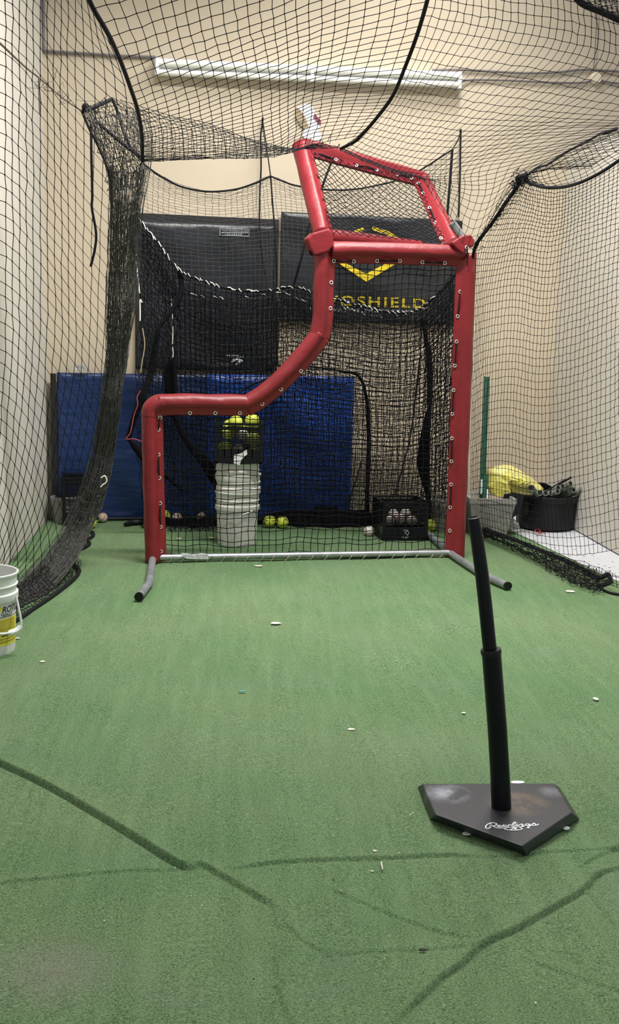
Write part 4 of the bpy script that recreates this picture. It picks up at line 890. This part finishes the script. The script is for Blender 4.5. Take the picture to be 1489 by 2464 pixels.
# ================================================================ BUCKETS, CRATES, BALLS
def bucket(loc, m, label, group=None, inner=True):
    e = empty('bucket', loc, label, 'bucket', group)
    prof = [(.001, .004), (.128, .004), (.132, .0), (.134, .01), (.141, .24), (.151, .244), (.153, .25), (.153, .275), (.148, .279), (.144, .281), (.1445, .305), (.151, .308), (.152, .314), (.146, .318), (.147, .352), (.152, .354), (.156, .361), (.156, .367), (.151, .370), (.146, .366), (.142, .30), (.133, .02), (.001, .012)]
    MB().lathe(prof, 48).build('body', m, e)
    return e
bk = (fl(570, 1318)+np.array([0, .145, 0]))
bA = bucket(bk+[0, 0, .002], M['bucketold'], 'bottom white bucket of the stack under the crate of softballs', 'stacked white buckets')
bB = bucket(bk+[.004, 0, .125], M['bucketold'], 'second white bucket nested in the stack, only its rings showing', 'stacked white buckets')
bC = bucket(bk+[-.002, 0, .205], M['bucketold'], 'topmost white bucket of the stack, directly under the black crate', 'stacked white buckets')
MB().tube([(-.155, -.01, .255), (-.11, -.12, .2), (.0, -.165, .215), (.10, -.13, .25), (.154, -.01, .26)], .003, 6).build('handle', M['metal'], bA)
topz = .205+.37
def ball(loc, r, m, label, group, rx=0, name='baseball', cat='ball'):
    o = MB().sphere((0, 0, 0), r, 24, 14).build(name, m, None); o.location = tuple(map(float, loc)); o.rotation_euler = (rx, rx*1.7, rx*.6)
    pts = []
    for i in range(60):
        t = 2*math.pi*i/60; a = .44; x = math.cos(t)*(1-a)+a*math.cos(3*t)*.6; y = math.sin(t)*(1-a)-a*math.sin(3*t)*.6; z = 1.0*math.sin(2*t)*.72
        v = np.array([x, y, z]); pts.append(v/np.linalg.norm(v)*r*1.005)
    MB().tube(pts, .0018, 5, closed=True).build('seam', M['seam_red'] if 'base' in name else M['label_olive'], o)
    return tag(o, label, cat, group)
def crate(loc, w_, d, h, label, seed, rz=0, lines=9):
    e = empty('milk_crate', loc, label, 'crate', 'black milk crates', rz); t = .012
    b = MB(); b.box((0, 0, .012), (w_/2, 0, 0), (0, d/2, 0), (0, 0, .008)); 
    for x in (-1, 1):
        for y in (-1, 1): b.box((x*(w_/2-t), y*(d/2-t), h/2), (t, 0, 0), (0, t, 0), (0, 0, h/2))
    for z in [h-.008]+[h-.035-.028*i for i in range(1)]+[.03]:
        for y in (-1, 1): b.box((0, y*(d/2-.004), z), (w_/2, 0, 0), (0, .006, 0), (0, 0, .008))
        for x in (-1, 1): b.box((x*(w_/2-.004), 0, z), (.006, 0, 0), (0, d/2, 0), (0, 0, .008))
    b.build('frame', M['blackplast'], e, False)
    for y, nm in ((-1, 'front_panel'), (1, 'back_panel')):
        p = MB(); p.box((0, y*(d/2-.005), .055), (w_/2-.01, 0, 0), (0, .004, 0), (0, 0, .045))
        for i in range(lines): z = .12+(h-.15)*i/(lines-1); p.box((0, y*(d/2-.005), z), (w_/2-.01, 0, 0), (0, .003, 0), (0, 0, .0032))
        for i in range(7):
            x = -w_/2+w_*(i+.5)/7; p.box((x, y*(d/2-.004), h/2), (.0035, 0, 0), (0, .003, 0), (0, 0, h/2-.02))
        p.build(nm, M['blackplast'], e, False)
    for x in (-1, 1):
        p = MB(); p.box((x*(w_/2-.005), 0, .055), (.004, 0, 0), (0, d/2-.01, 0), (0, 0, .045))
        for i in range(lines): z = .12+(h-.15)*i/(lines-1); p.box((x*(w_/2-.005), 0, z), (.003, 0, 0), (0, d/2-.01, 0), (0, 0, .0032))
        for i in range(7): yy = -d/2+d*(i+.5)/7; p.box((x*(w_/2-.004), yy, h/2), (.003, 0, 0), (0, .0035, 0), (0, 0, h/2-.02))
        p.build('side_panel', M['blackplast'], e, False)
    return e
cc = bk+np.array([.0, 0, topz]); crate(cc, .325, .325, .275, 'black milk crate of yellow softballs standing on the stacked buckets', 1)
for i, (x, y, z) in enumerate(((-.02, -.085, .27), (.09, -.06, .285), (-.07, -.05, .20), (.03, -.10, .19), (.1, -.09, .16), (-.09, -.1, .1), (.09, .06, .24), (-.06, .07, .23), (.11, -.1, .07), (0, .0, .22), (.0, -.09, .09))):
    pos = ['near the top left', 'standing proud at the top right', 'in the left middle', 'in the centre', 'in the right middle', 'low on the left', 'at the back right', 'at the back left', 'low on the right', 'buried in the middle', 'low in the centre'][i]
    wht = i in (3, 10)
    ball(cc+[x, y, z], .048 if not wht else .037, M['softball'] if not wht else M['baseball_white'], ('yellow softball ' if not wht else 'white baseball ')+pos+' of the crate on the buckets', 'balls in the crate on the buckets', i*1.3, 'softball' if not wht else 'baseball')
mb = MB(); mb.poly([cc+np.array(q) for q in ((-.03, -.170, .005), (.01, -.170, -.005), (.02, -.170, .03), (.06, -.170, .07), (.055, -.170, .10), (.02, -.170, .075), (-.03, -.170, .06))], (0, -1, 0), .003)
tag(mb.build('paper_scrap', M['paper'], None, False), 'torn white scrap stuck to the front of the crate on the buckets', 'paper')
# crate of baseballs
q = fl(968, 1303); crx = q+np.array([.0, .165, .003]); cr2 = crate(crx, .335, .33, .28, 'black milk crate of baseballs on the turf beside the right post', 2, R(6))
for i, (x, y, z) in enumerate(((-.09, -.09, .13), (-.01, -.10, .15), (.075, -.09, .135), (-.05, -.02, .17), (.04, -.01, .175))):
    ball(crx+[x, y, z], .037, M['baseball_white'], 'pale baseball '+['at the left of the crate on the turf', 'in the middle front of the crate on the turf', 'at the right of the crate on the turf', 'behind on the left of the crate on the turf', 'behind on the right of the crate on the turf'][i], 'baseballs in the crate on the turf', i*.9)
mb = MB()
for a, b in (((-.006, .02), (-.006, -.02)), ((-.016, .02), (.014, .02)), ((.014, .02), (.026, 0)), ((.026, 0), (.014, -.02)), ((-.006, 0), (.012, .014)), ((-.002, .0), (.012, -.012))):
    mb.tube([(a[0], -.172, .06+a[1]), (b[0], -.172, .06+b[1])], .0022, 4)
for k in (0, 1): mb.box((0, -.171, .03-.007*k), (.025-.008*k, 0, 0), (0, .001, 0), (0, 0, .0015))
mb.build('maker_emblem', M['palewhite'], cr2, False)
# loose balls
SB = 'loose balls on the turf'
def fb(x, yb, r, m, lab, rx, nm):
    p = fl(x, yb); d = np.array([p[0], p[1], 0]); d /= np.linalg.norm(d); ball(p+d*r*.55+[0, 0, r+.003], r, m, lab, SB, rx, nm)
fb(247, 1259, .037, M['baseball'], 'worn brown baseball at the foot of the navy mat, left of the red screen', .4, 'baseball')
fb(217, 1274, .047, M['softball'], 'yellow softball half hidden behind the gathered net', 1.2, 'softball')
fb(396, 1258, .044, M['softball'], 'yellow softball just right of the left red post', 2.0, 'softball')
fb(426, 1259, .037, M['baseball'], 'worn baseball next to the yellow softball near the left red post', .9, 'baseball')
fb(485, 1258, .037, M['baseball'], 'worn baseball just left of the bucket stack', 1.9, 'baseball')
fb(648, 1272, .047, M['softball'], 'yellow softball just right of the bucket stack', .2, 'softball')
fb(679, 1273, .046, M['softball'], 'scuffed dull yellow softball with dark stain, second right of the bucket stack', 2.6, 'softball')
fb(887, 1293, .039, M['baseball_white'], 'grey white baseball left of the crate on the turf', 1.6, 'baseball')
fb(1034, 1281, .047, M['softball'], 'yellow softball between the baseball crate and the right red post', .7, 'softball')

# left foreground bucket with label
lbk = bucket(fl(-36, 1565)+[0, 0, .003], M['bucket'], 'white plastic bucket with yellow label cut off by the left edge of the picture')
def arcpatch(a0, a1, z0, z1, r0=.1345, r1=.1415, off=.0012, n=24):
    V = []; F = []
    for i in range(n+1):
        a = a0+(a1-a0)*i/n
        for z in (z0, z1): rr = .134+(z-.01)*(.007/.23)+off; V.append((rr*math.sin(a), -rr*math.cos(a), z))
    F = [(2*i, 2*i+2, 2*i+3, 2*i+1) for i in range(n)]; return V, F
def ap(mb, a0, a1, z0, z1, off=.0012): V, F = arcpatch(R(a0), R(a1), z0, z1, off=off); mb.add(V, F)
mb = MB(); ap(mb, -70, 100, .045, .17); yl = mb.build('yellow_label', M['label_yellow'], lbk, True, False)
mb = MB()
ap(mb, -70, 100, .176, .178, .0016); ap(mb, -70, 100, .196, .197, .0016)
mb.build('label_rules', M['ink'], lbk, True, False)
mb = MB()
for i in range(9): ap(mb, 0, 82, .163-.006*i, .166-.006*i, .0018)
ap(mb, -70, 100, .058, .066, .0018); ap(mb, -70, 100, .072, .080, .0018)
mb.build('label_small_print', M['label_olive'], lbk, True, False)
mb = MB(); ap(mb, 36, 80, .098, .101, .002); ap(mb, 36, 74, .106, .108, .002)
for k in range(6): ap(mb, 44+k*4, 47+k*4, .088, .095, .002)
mb.build('label_dark_lines', M['ink'], lbk, True, False)
def arctext(body, size, a0, z, m, name, off=.0025, shear=.2, bold=.0004):
    cu = bpy.data.curves.new(name, 'FONT'); cu.body = body; cu.size = size; cu.shear = shear; cu.offset = bold
    t = bpy.data.objects.new(name, cu); COL.objects.link(t); dg = bpy.context.evaluated_depsgraph_get(); me = bpy.data.meshes.new_from_object(t.evaluated_get(dg)); bpy.data.objects.remove(t); bpy.data.curves.remove(cu)
    for v in me.vertices:
        zz = z+v.co.y; rr = .134+(zz-.01)*(.007/.23)+off; a = R(a0)+v.co.x/rr; v.co = (rr*math.sin(a), -rr*math.cos(a), zz)
    me.materials.clear(); me.materials.append(m); link(bpy.data.objects.new(name, me), lbk)
arctext('ROTELLA', .040, 45, .199, M['ink'], 'brand_lettering'); arctext('TRIPLE T', .019, 42, .179, M['ink'], 'product_lettering')
mb = MB(); V = []; 
for i in range(25):
    t = 2*math.pi*i/24; a = R(40)+.10*math.cos(t); z = .218+.014*math.sin(t); rr = .1425; V.append((rr*math.sin(a), -rr*math.cos(a), z))
mb.add(V, [tuple(range(25))]); mb.build('yellow_disc', M['label_yellow'], lbk, False)
hd = catmull(np.array([(.150, -.03, .262), (.166, -.05, .20), (.176, -.06, .15), (.172, -.065, .128), (.150, -.09, .112), (.10, -.15, .118), (.02, -.19, .135), (-.10, -.17, .16), (-.154, -.03, .262)]), 64)
rr = [.0055+.0075*math.exp(-((i-30)/7.0)**2)*0+(.008 if 22 < i < 36 else 0)*1.0 for i in range(65)]
MB().tube(hd, rr, 8).build('handle', M['bucket'], lbk)

# ================================================================ BATTING TEE
P5 = [fl(1004, 1887, .012), fl(1345, 1887, .012), fl(1395, 1971, .004), fl(1266, 2060, .004), fl(1033, 1971, .004)]
tee = empty('batting_tee', (P5[0]+P5[2])/2*[1, 1, 0], 'black rubber batting tee on a home plate shaped base, in the right foreground', 'batting tee')
T5 = [fl(1016, 1886, .045), fl(1333, 1885, .045), fl(1375, 1955, .045), fl(1256, 2036, .045), fl(1047, 1960, .045)]
B5 = [p*[1, 1, 0]+[0, 0, .004] for p in P5]; mb = MB(); mb.add(B5+T5, [(4, 3, 2, 1, 0), (5, 6, 7, 8, 9)]+[(i, (i+1) % 5, 5+(i+1) % 5, 5+i) for i in range(5)])
bo = mb.build('base_plate', M['base'], tee, False); bv = bo.modifiers.new('b', 'BEVEL'); bv.width = .004; bv.segments = 3; put(bo)
b0 = fl(1205, 1942, .045); d_ = b0[:2].copy()
TY = b0[1]
P = [atY(x, y, TY) for x, y in ((1206, 1940), (1202, 1850), (1196, 1750), (1189, 1660), (1182, 1570))]
put(MB().tube([P[0]-[0, 0, .01]]+P, [.0305, .0305, .0298, .0295, .0292, .0290], 28).build('lower_tube', M['tee'], tee))
put(MB().lathe([(.0225, -.012), (.0300, -.012), (.0315, -.004), (.0315, .002), (.0300, .006), (.0225, .006)], 28, atY(1181, 1566, TY), P[-1]-P[-2]).build('collar', M['rubber'], tee))
P = [atY(x, y, TY) for x, y in ((1183, 1600), (1176, 1540), (1168, 1460), (1159, 1380), (1148, 1300), (1139, 1248))]
put(MB().tube(P, [.0205, .0210, .0208, .0205, .0195, .0180], 28, cap=True).build('upper_tube', M['tee'], tee))
d = P[-1]-P[-2]; d /= np.linalg.norm(d); put(MB().lathe([(.0135, -.004), (.0180, -.004), (.0180, .003), (.0150, .004), (.0135, .002), (.0130, -.02), (.001, -.02)], 24, P[-1], d).build('tube_mouth', M['rubber'], tee))
# script lettering, drawn as strokes on the plate (pixel paths on the top surface)
def script(paths, r, z=.0462):
    mb = MB()
    for p in paths:
        Q = catmull(np.array([fl(x, y, z) for x, y in p]), (len(p)-1)*6) if len(p) > 2 else np.array([fl(x, y, z) for x, y in p])
        W_ = []
        for i in range(len(Q)):
            t = Q[min(i+1, len(Q)-1)]-Q[max(i-1, 0)]; n = np.cross(t, [0, 0, 1.]); W_.append(n/(np.linalg.norm(n)+1e-9)*r)
        mb.ribbon(Q, W_, .0003)
    return mb
k = lambda *pts: [(1160+x*150/1489, 1960+y*150/1489) for x, y in pts]
lett = [
 k((215, 215), (150, 225), (95, 265), (80, 310), (120, 335), (170, 320), (200, 270), (225, 215)),
 k((225, 215), (190, 320)),
 k((120, 235), (200, 200), (290, 200), (345, 225), (310, 262), (235, 272)),
 k((250, 272), (300, 300), (360, 320), (480, 322), (600, 312), (760, 300), (900, 295), (1000, 285)),
 k((430, 258), (385, 258), (365, 280), (395, 295), (430, 275), (440, 258)), k((440, 255), (430, 285), (465, 290), (495, 265)),
 k((495, 265), (520, 242), (508, 282), (545, 284), (575, 244)), k((575, 246), (566, 282), (610, 284), (645, 240), (690, 262)),
 k((700, 275), (725, 225), (770, 180), (800, 190), (775, 225), (725, 250), (720, 275), (770, 275), (810, 255)),
 k((835, 225), (815, 262), (850, 272), (880, 250)), k((848, 196), (860, 198)),
 k((890, 235), (875, 268)), k((885, 250), (930, 228), (965, 235), (945, 268), (990, 268), (1040, 240)),
 k((1110, 225), (1050, 228), (1040, 255), (1080, 268), (1120, 240), (1135, 222)), k((1140, 222), (1125, 280), (1105, 320), (1085, 322), (1085, 305), (1130, 280), (1190, 245)),
 k((1190, 245), (1230, 205), (1255, 215), (1270, 245), (1240, 265), (1200, 258)), k((1240, 262), (1300, 255), (1345, 225)),
 k((540, 310), (530, 335), (590, 360), (740, 375), (880, 365), (945, 345), (940, 325), (890, 308)),
 k((740, 335), (700, 350), (680, 360)), k((720, 320), (790, 318), (810, 330), (760, 342), (850, 362)),
]
put(script(lett, .0019).build('brand_lettering', M['white'], tee, False))

# ================================================================ RIGHT CORNER CLUTTER
def planter(loc, r0, r1, h, label, m=None, fill=True, sq=True):
    e = empty('planter', loc, label, 'planter', 'grey weighted planters'); n = 4 if sq else 28
    V = []; k_ = [(r0, 0), (r1*.97, h*.86), (r1, h*.86), (r1, h), (r1*.9, h), (r1*.86, h*.9)]; mb = MB()
    if sq:
        pr = []
        for r_, z in k_: 
            for (a, b) in ((-1, -1), (1, -1), (1, 1), (-1, 1)): V.append((a*r_, b*r_, z))
        F = [(i*4+j, i*4+(j+1) % 4, (i+1)*4+(j+1) % 4, (i+1)*4+j) for i in range(5) for j in range(4)]+[(3, 2, 1, 0), (20, 21, 22, 23)]
        mb.add(V, F)
    else: mb.lathe([(.001, 0)]+k_+[(.001, h*.9)], n)
    o = mb.build('pot', m or M['concrete'], e); bv = o.modifiers.new('b', 'BEVEL'); bv.width = .008; bv.segments = 2; bv.limit_method = 'ANGLE'
    MB().lathe([(.001, h*.93), (r1*.8, h*.91), (r1*.86, h*.9)], 20).build('fill', M['soil'], e)
    return e
q = fl(1180, 1292); planter(q+[0, .15, .003], .125, .175, .285, 'grey square planter filled with rubble holding the green post', sq=True)
q2 = fl(1085, 1288); planter(q2+[.0, .17, .003], .11, .14, .24, 'grey planter mostly hidden behind the right red post', sq=False)
q3 = fl(148, 1263); planter(q3+[0.005, .13, .003], .085, .105, .19, 'small grey planter in the left corner beneath the navy mat', sq=False)
# green post
gb = fl(1180, 1292)+np.array([0, .15, 0])
pa = atY(1158, 1205, gb[1]); pb = atY(1170, 907, gb[1]+.25)
gp = empty('green_post', pa, 'green painted steel post leaning upright from the grey planter', 'post')
d = (pb-pa); L_ = np.linalg.norm(d); d /= L_; sx_ = np.array([1., 0, 0])-d*d[0]; sx_ /= np.linalg.norm(sx_); sy2 = np.cross(d, sx_)
mb = MB(); mb.box(pa+d*L_/2, sx_*.017, sy2*.003, d*L_/2)
for s in (-1, 1): mb.box(pa+d*L_/2+sx_*s*.017+sy2*-.012*1, sx_*.003, sy2*.012, d*L_/2)
put(mb.build('post', M['greenpost'], gp, False))
put(MB().box(pa+d*.09+sx_*.018-sy2*.02, sx_*.018, sy2*.01, d*.11).build('bracket', M['greenpost'], gp, False))
put(MB().box(pa+d*.10-sx_*.012-sy2*.035, sx_*.006, sy2*.003, d*.055).build('white_sticker', M['white'], gp, False))
put(MB().box(pa+d*.04+sx_*.035-sy2*.032, sx_*.004, sy2*.003, d*.045).build('white_sticker', M['white'], gp, False))
# black tub with tubes
tc_ = np.array([2.36, 8.33, 0.006])
tl = atY(1238, 1190, 8.33); tr = atY(1392, 1185, 8.33); tw = (tr[0]-tl[0])/2; tc_[0] = (tl[0]+tr[0])/2
th_ = atY(1320, 1199, 8.1)[2]
tub = empty('rubber_tub', tc_, 'large black plastic tub full of cut tubes, on bare concrete in the right corner', 'tub')
mb = MB(); k = th_/.30
mb.lathe([(.001, 0), (tw*.86, 0), (tw*.88, .02), (tw*.94, .24*k), (tw*1.0, .245*k), (tw*1.02, .29*k), (tw*1.0, .30*k), (tw*.93, .30*k), (tw*.90, .24*k), (tw*.82, .04), (.001, .03)], 44)
mb.build('body', M['blackplast'], tub)
MB().box((-tw*.78, -tw*.62, .19*k), (.016, .008, 0), (-.004, .010, 0), (0, 0, .055)).build('handle', M['rubber'], tub, False)
tubes = [((700, 268), (-.12, .03)), ((838, 325), (-.05, 0)), ((908, 330), (0, 0)), ((975, 328), (.0, 0)), ((1050, 310), (0, 0)), ((1058, 265), (.0, 0)), ((1115, 255), (0, 0)), ((1205, 215), (0, 0)), ((1240, 290), (0, 0)), ((1375, 275), (0, 0)), ((735, 268), (0, 0))]
used = []
for i, ((x, y), _) in enumerate(tubes[1:]):
    px_, py_ = 1130+x*300/1489, 1120+y*300/1489; e_ = atY(px_, py_, 8.08+.02*(i % 3)); back = tc_+np.array([-.16+.02*i, .12, .15]); d = e_-back; d /= np.linalg.norm(d)
    back = e_-d*.24
    t_ = empty('cut_tube', e_, '', 'tube', 'cut tubes in the black tub'); t_['label'] = ['short grey tube end low at the left of the tub', 'grey tube end second from the left along the tub rim', 'grey tube end in the middle of the tub rim', 'grey tube end right of the middle of the tub rim', 'dark tube end in the upper row above the rim', 'second dark tube end in the upper row', 'highest tube end under the black sticks', 'green grey tube end at the right of the tub', 'thick tube end poking furthest right out of the tub', 'tube standing up at the left of the tub beside the yellow bag'][i]
    r_ = .022 if i not in (8, 9) else .026
    put(MB().lathe([(.001, -.02), (r_*.78, -.02), (r_*.82, 0), (r_, 0), (r_, -.24), (.001, -.24)], 18, e_, d).build('wall', M['pvc'], t_)); put(MB().lathe([(.001, -.006), (r_*.8, -.006), (r_*.8, -.018)], 18, e_, d).build('bore_shade', M['tube_shade'], t_))  # black disc closing the mouth paints the shade of the hollow
for (a, b, lab) in (((1290, 1197), (1375, 1148), 'long thin black stick poking up right out of the tub'), ((1300, 1190), (1360, 1155), 'shorter black stick beside the long stick in the tub'), ((1330, 1190), (1382, 1172), 'thin green rod lying across the tube ends')):
    tag(MB().tube([atY(*a, 8.2), atY(*b, 8.1)], .008, 8).build('stick', M['rubber'] if 'black' in lab else M['pvc'], None), lab, 'stick', 'sticks in the tub')
# folded dark cloth behind
tag(MB().poly([atY(x, y, 8.5) for x, y in ((1292, 1162), (1312, 1163), (1330, 1172), (1325, 1185), (1305, 1184))], (0, 1, 0), .04).build('dark_cloth', M['fabric'], None, False), 'dark purple black cloth behind the yellow bag and tub', 'cloth')
# black lid leaning
tag(MB().poly([atY(x, y, 7.98) for x, y in ((1213, 1190), (1236, 1186), (1262, 1192), (1250, 1235), (1228, 1249), (1194, 1252))], (.2, 1, 0), .03).build('leaning_lid', M['blackplast'], None, False), 'flat black lid leaning between the planter and the black tub', 'lid')
# yellow bag
def blob(name, outline, Y, depth, m, parent=None, seed=0, n=28):
    r2 = np.random.default_rng(seed); O = catmull(np.array([atY(x, y, Y) for x, y in outline+[outline[0]]]), 60)[:-1]; c = O.mean(0); V = []; K = 10
    for k_ in range(K+1):
        t = k_/K; s = math.sin(math.pi*(.04+.92*t))**.6; y_ = -math.cos(math.pi*t)*depth
        for i, p in enumerate(O):
            a = i/len(O)*2*math.pi; wr = 1+.03*math.sin(7*a+k_)+.025*math.sin(13*a+2.1*k_+seed)
            q = c+(p-c)*s*wr; V.append([q[0], Y+y_+.01*math.sin(9*a+k_*2), q[2]])
    w_ = len(O); F = [(k_*w_+i, k_*w_+(i+1) % w_, (k_+1)*w_+(i+1) % w_, (k_+1)*w_+i) for k_ in range(K) for i in range(w_)]+[tuple(range(w_))[::-1], tuple(range(K*w_, (K+1)*w_))]
    return mesh_obj(name, V, F, m, parent)
yb = empty('yellow_bag', atY(1190, 1215, 8.2), 'crumpled translucent yellow plastic bag slumped on the planter and tub', 'bag')
put(blob('bag_body', [(1166, 1165), (1172, 1135), (1190, 1122), (1225, 1121), (1260, 1136), (1290, 1160), (1308, 1180), (1298, 1192), (1262, 1190), (1225, 1186), (1212, 1190), (1208, 1206), (1186, 1212), (1178, 1195)], 8.22, .09, M['bag'], yb, 4))
put(blob('bag_knot', [(1226, 1152), (1246, 1146), (1272, 1158), (1268, 1172), (1240, 1172), (1228, 1164)], 8.10, .04, M['bag'], yb, 7))
tag(blob('clear_plastic', [(1192, 1256), (1212, 1244), (1226, 1238), (1238, 1250), (1248, 1262), (1244, 1273), (1210, 1274)], 8.02, .05, M['clear'], None, 9), 'crumpled clear plastic wrap on the turf left of the black tub', 'plastic wrap')
# black crate in the left corner behind the net
cl = fl(190, 1258); crate(cl+[0.0, -.02, .003], .24, .24, .36, 'tall dark crate standing behind the gathered net in the left corner', 5, R(10), 7)
# dark glove-like strap on the turf
tag(MB().tube(catmull(np.array([fl(x, y, .025) for x, y in ((300, 1262), (318, 1258), (334, 1257), (345, 1256))]), 16), [.012+.012*math.sin(math.pi*i/16) for i in range(17)], 10).build('grip', M['rubber'], None), 'black rubber grip lying on the turf by the left red post', 'grip')
tag(MB().tube([WALL.pt(.40, .02, .19), WALL.pt(2.2, .02, .19)], .012, 10).build('black_pole', M['rubber'], None), 'thin black pole lying along the foot of the blue mats', 'pole')
# red twine scrap
tag(MB().tube(catmull(np.array([fl(x, y, .012) for x, y in ((1284, 1280), (1292, 1273), (1300, 1277), (1294, 1283), (1304, 1282), (1312, 1284))]), 30), .004, 5).build('twine_scrap', M['debrisred'], None), 'small tangle of red twine on the concrete before the tub', 'twine')

# ================================================================ BITS ON THE FLOOR
def chip(x, y, wpx, hpx, m, name, label, cat='debris', group='scraps on the turf', th=.002, rot=0):
    c = fl(x, y, .0078); sX = wpx/2*np.linalg.norm(c-C0)/FOC; e2 = fl(x, y-hpx/2, .009)-c; sY = np.linalg.norm(e2); V = []; r2 = np.random.default_rng(int(x*7+y)); n = 9
    pts = []
    for i in range(n):
        a = 2*math.pi*i/n; k_ = r2.uniform(.7, 1.1); u, v = sX*k_*math.cos(a), sY*k_*math.sin(a); pts.append(c+np.array([u*math.cos(rot)-v*math.sin(rot), u*math.sin(rot)+v*math.cos(rot), 0]))
    return tag(MB().poly(pts, (0, 0, 1), th).build(name, m, None, False), label, cat, group)
chip(664, 1500, 26, 7, M['flake'], 'paint_flake', 'largest pale flake, alone in the middle of the turf')
chip(1371, 1423, 24, 6, M['flake'], 'paint_flake', 'pale flake on the right near the net hem')
chip(622, 1362, 26, 4, M['flake'], 'paint_flake', 'white flake just in front of the screen base bar')
chip(845, 1755, 18, 7, M['flake'], 'paint_flake', 'cream flake left of the tee tube')
chip(1433, 1682, 13, 8, M['flake'], 'paint_flake', 'round cream flake near the right edge')
chip(902, 2048, 11, 6, M['flake'], 'paint_flake', 'cream flake just above the seam left of the tee base')
chip(895, 2097, 9, 4, M['flake'], 'paint_flake', 'tiny cream flake just below the seam left of the tee base')
chip(102, 1592, 14, 5, M['flake'], 'paint_flake', 'small pale flake right of the white bucket')
chip(42, 1536, 12, 4, M['flake'], 'paint_flake', 'pale sliver touching the white bucket')
chip(583, 1663, 18, 4, M['bluebit'], 'plastic_bit', 'small blue plastic sliver in the middle of the turf')
chip(1115, 1716, 12, 4, M['flake'], 'paint_flake', 'thin flake beside the tee tube')
chip(600, 1270, 22, 5, M['flake'], 'paint_flake', 'white flake behind the screen net left of the softballs')
chip(510, 1294, 18, 4, M['flake'], 'paint_flake', 'white flake left of the foot of the bucket stack')
chip(430, 1296, 16, 4, M['flake'], 'paint_flake', 'white flake behind the net by the left post')
chip(1017, 2286, 20, 8, M['darkbit'], 'dark_smudge', 'small dark crumb on the turf below the tee base')
tag(MB().tube([fl(917, 2074, .012), fl(920, 2092, .012)], .0022, 6).build('straw_bit', M['flake'], None), 'short straw coloured stick on the turf left of the tee', 'debris', 'scraps on the turf')
tag(MB().tube(catmull(np.array([fl(985, 1962, .014), fl(990, 1957, .014), fl(996, 1955, .014)]), 6), .0014, 5).build('straw_bit', M['flake'], None), 'thin curled straw at the left of the tee base', 'debris', 'scraps on the turf')
# corners of a white plate showing under the base
for (x, y, wpx, hpx, lab) in ((1243, 1884, 40, 8, 'white corner showing behind the tee base'), (1125, 2007, 24, 8, 'white corner showing under the front left of the tee base'), (1361, 1994, 20, 10, 'white corner showing under the right of the tee base')):
    chip(x, y, wpx, hpx, M['white'], 'white_corner', lab, 'plastic tab', 'white tabs under the tee base', .004)
# uncountable crumbs
mb = MB(); mk = MB()
for i in range(420):
    if i < 120: x, y = random.gauss(940, 60), random.gauss(1600, 14)
    elif i < 190: x, y = random.gauss(1080, 25), random.gauss(1515, 7)
    elif i < 300: x, y = random.uniform(230, 1100), random.uniform(1262, 1480)
    else: x, y = random.uniform(0, 1489), random.uniform(1400, 2440)
    c = fl(x, y, .009); r_ = random.uniform(.0008, .0026)
    if c[0] < -1.2 or c[0] > 2.2: continue
    a = random.uniform(0, 6); t = mk if random.random() < .25 else mb
    t.poly([c+r_*np.array([math.cos(a+b)*(1+.8*(b < 1)), math.sin(a+b), 0]) for b in (0, 1.4, 2.9, 4.4)], (0, 0, 1), .0012)
tag(mb.build('turf_crumbs', M['flake'], None, False), 'pale crumbs scattered over the turf', 'crumbs', None, 'stuff')
tag(mk.build('dark_crumbs', M['darkbit'], None, False), 'dark crumbs scattered over the turf', 'crumbs', None, 'stuff')
mb = MB()
for i in range(60):
    x = random.uniform(1255, 1480); y = 1283+(x-1255)*.35+random.uniform(-8, 30); c = fl(x, y, -.008); r_ = random.uniform(.002, .009); a = random.uniform(0, 6)
    mb.poly([c+r_*np.array([math.cos(a+b)*(1+.8*(b < 1)), math.sin(a+b), 0]) for b in (0, 1.4, 2.9, 4.4)], (0, 0, 1), .004)
tag(mb.build('plaster_rubble', M['flake'], None, False), 'pale rubble on the bare concrete along the right wall', 'rubble', None, 'stuff')
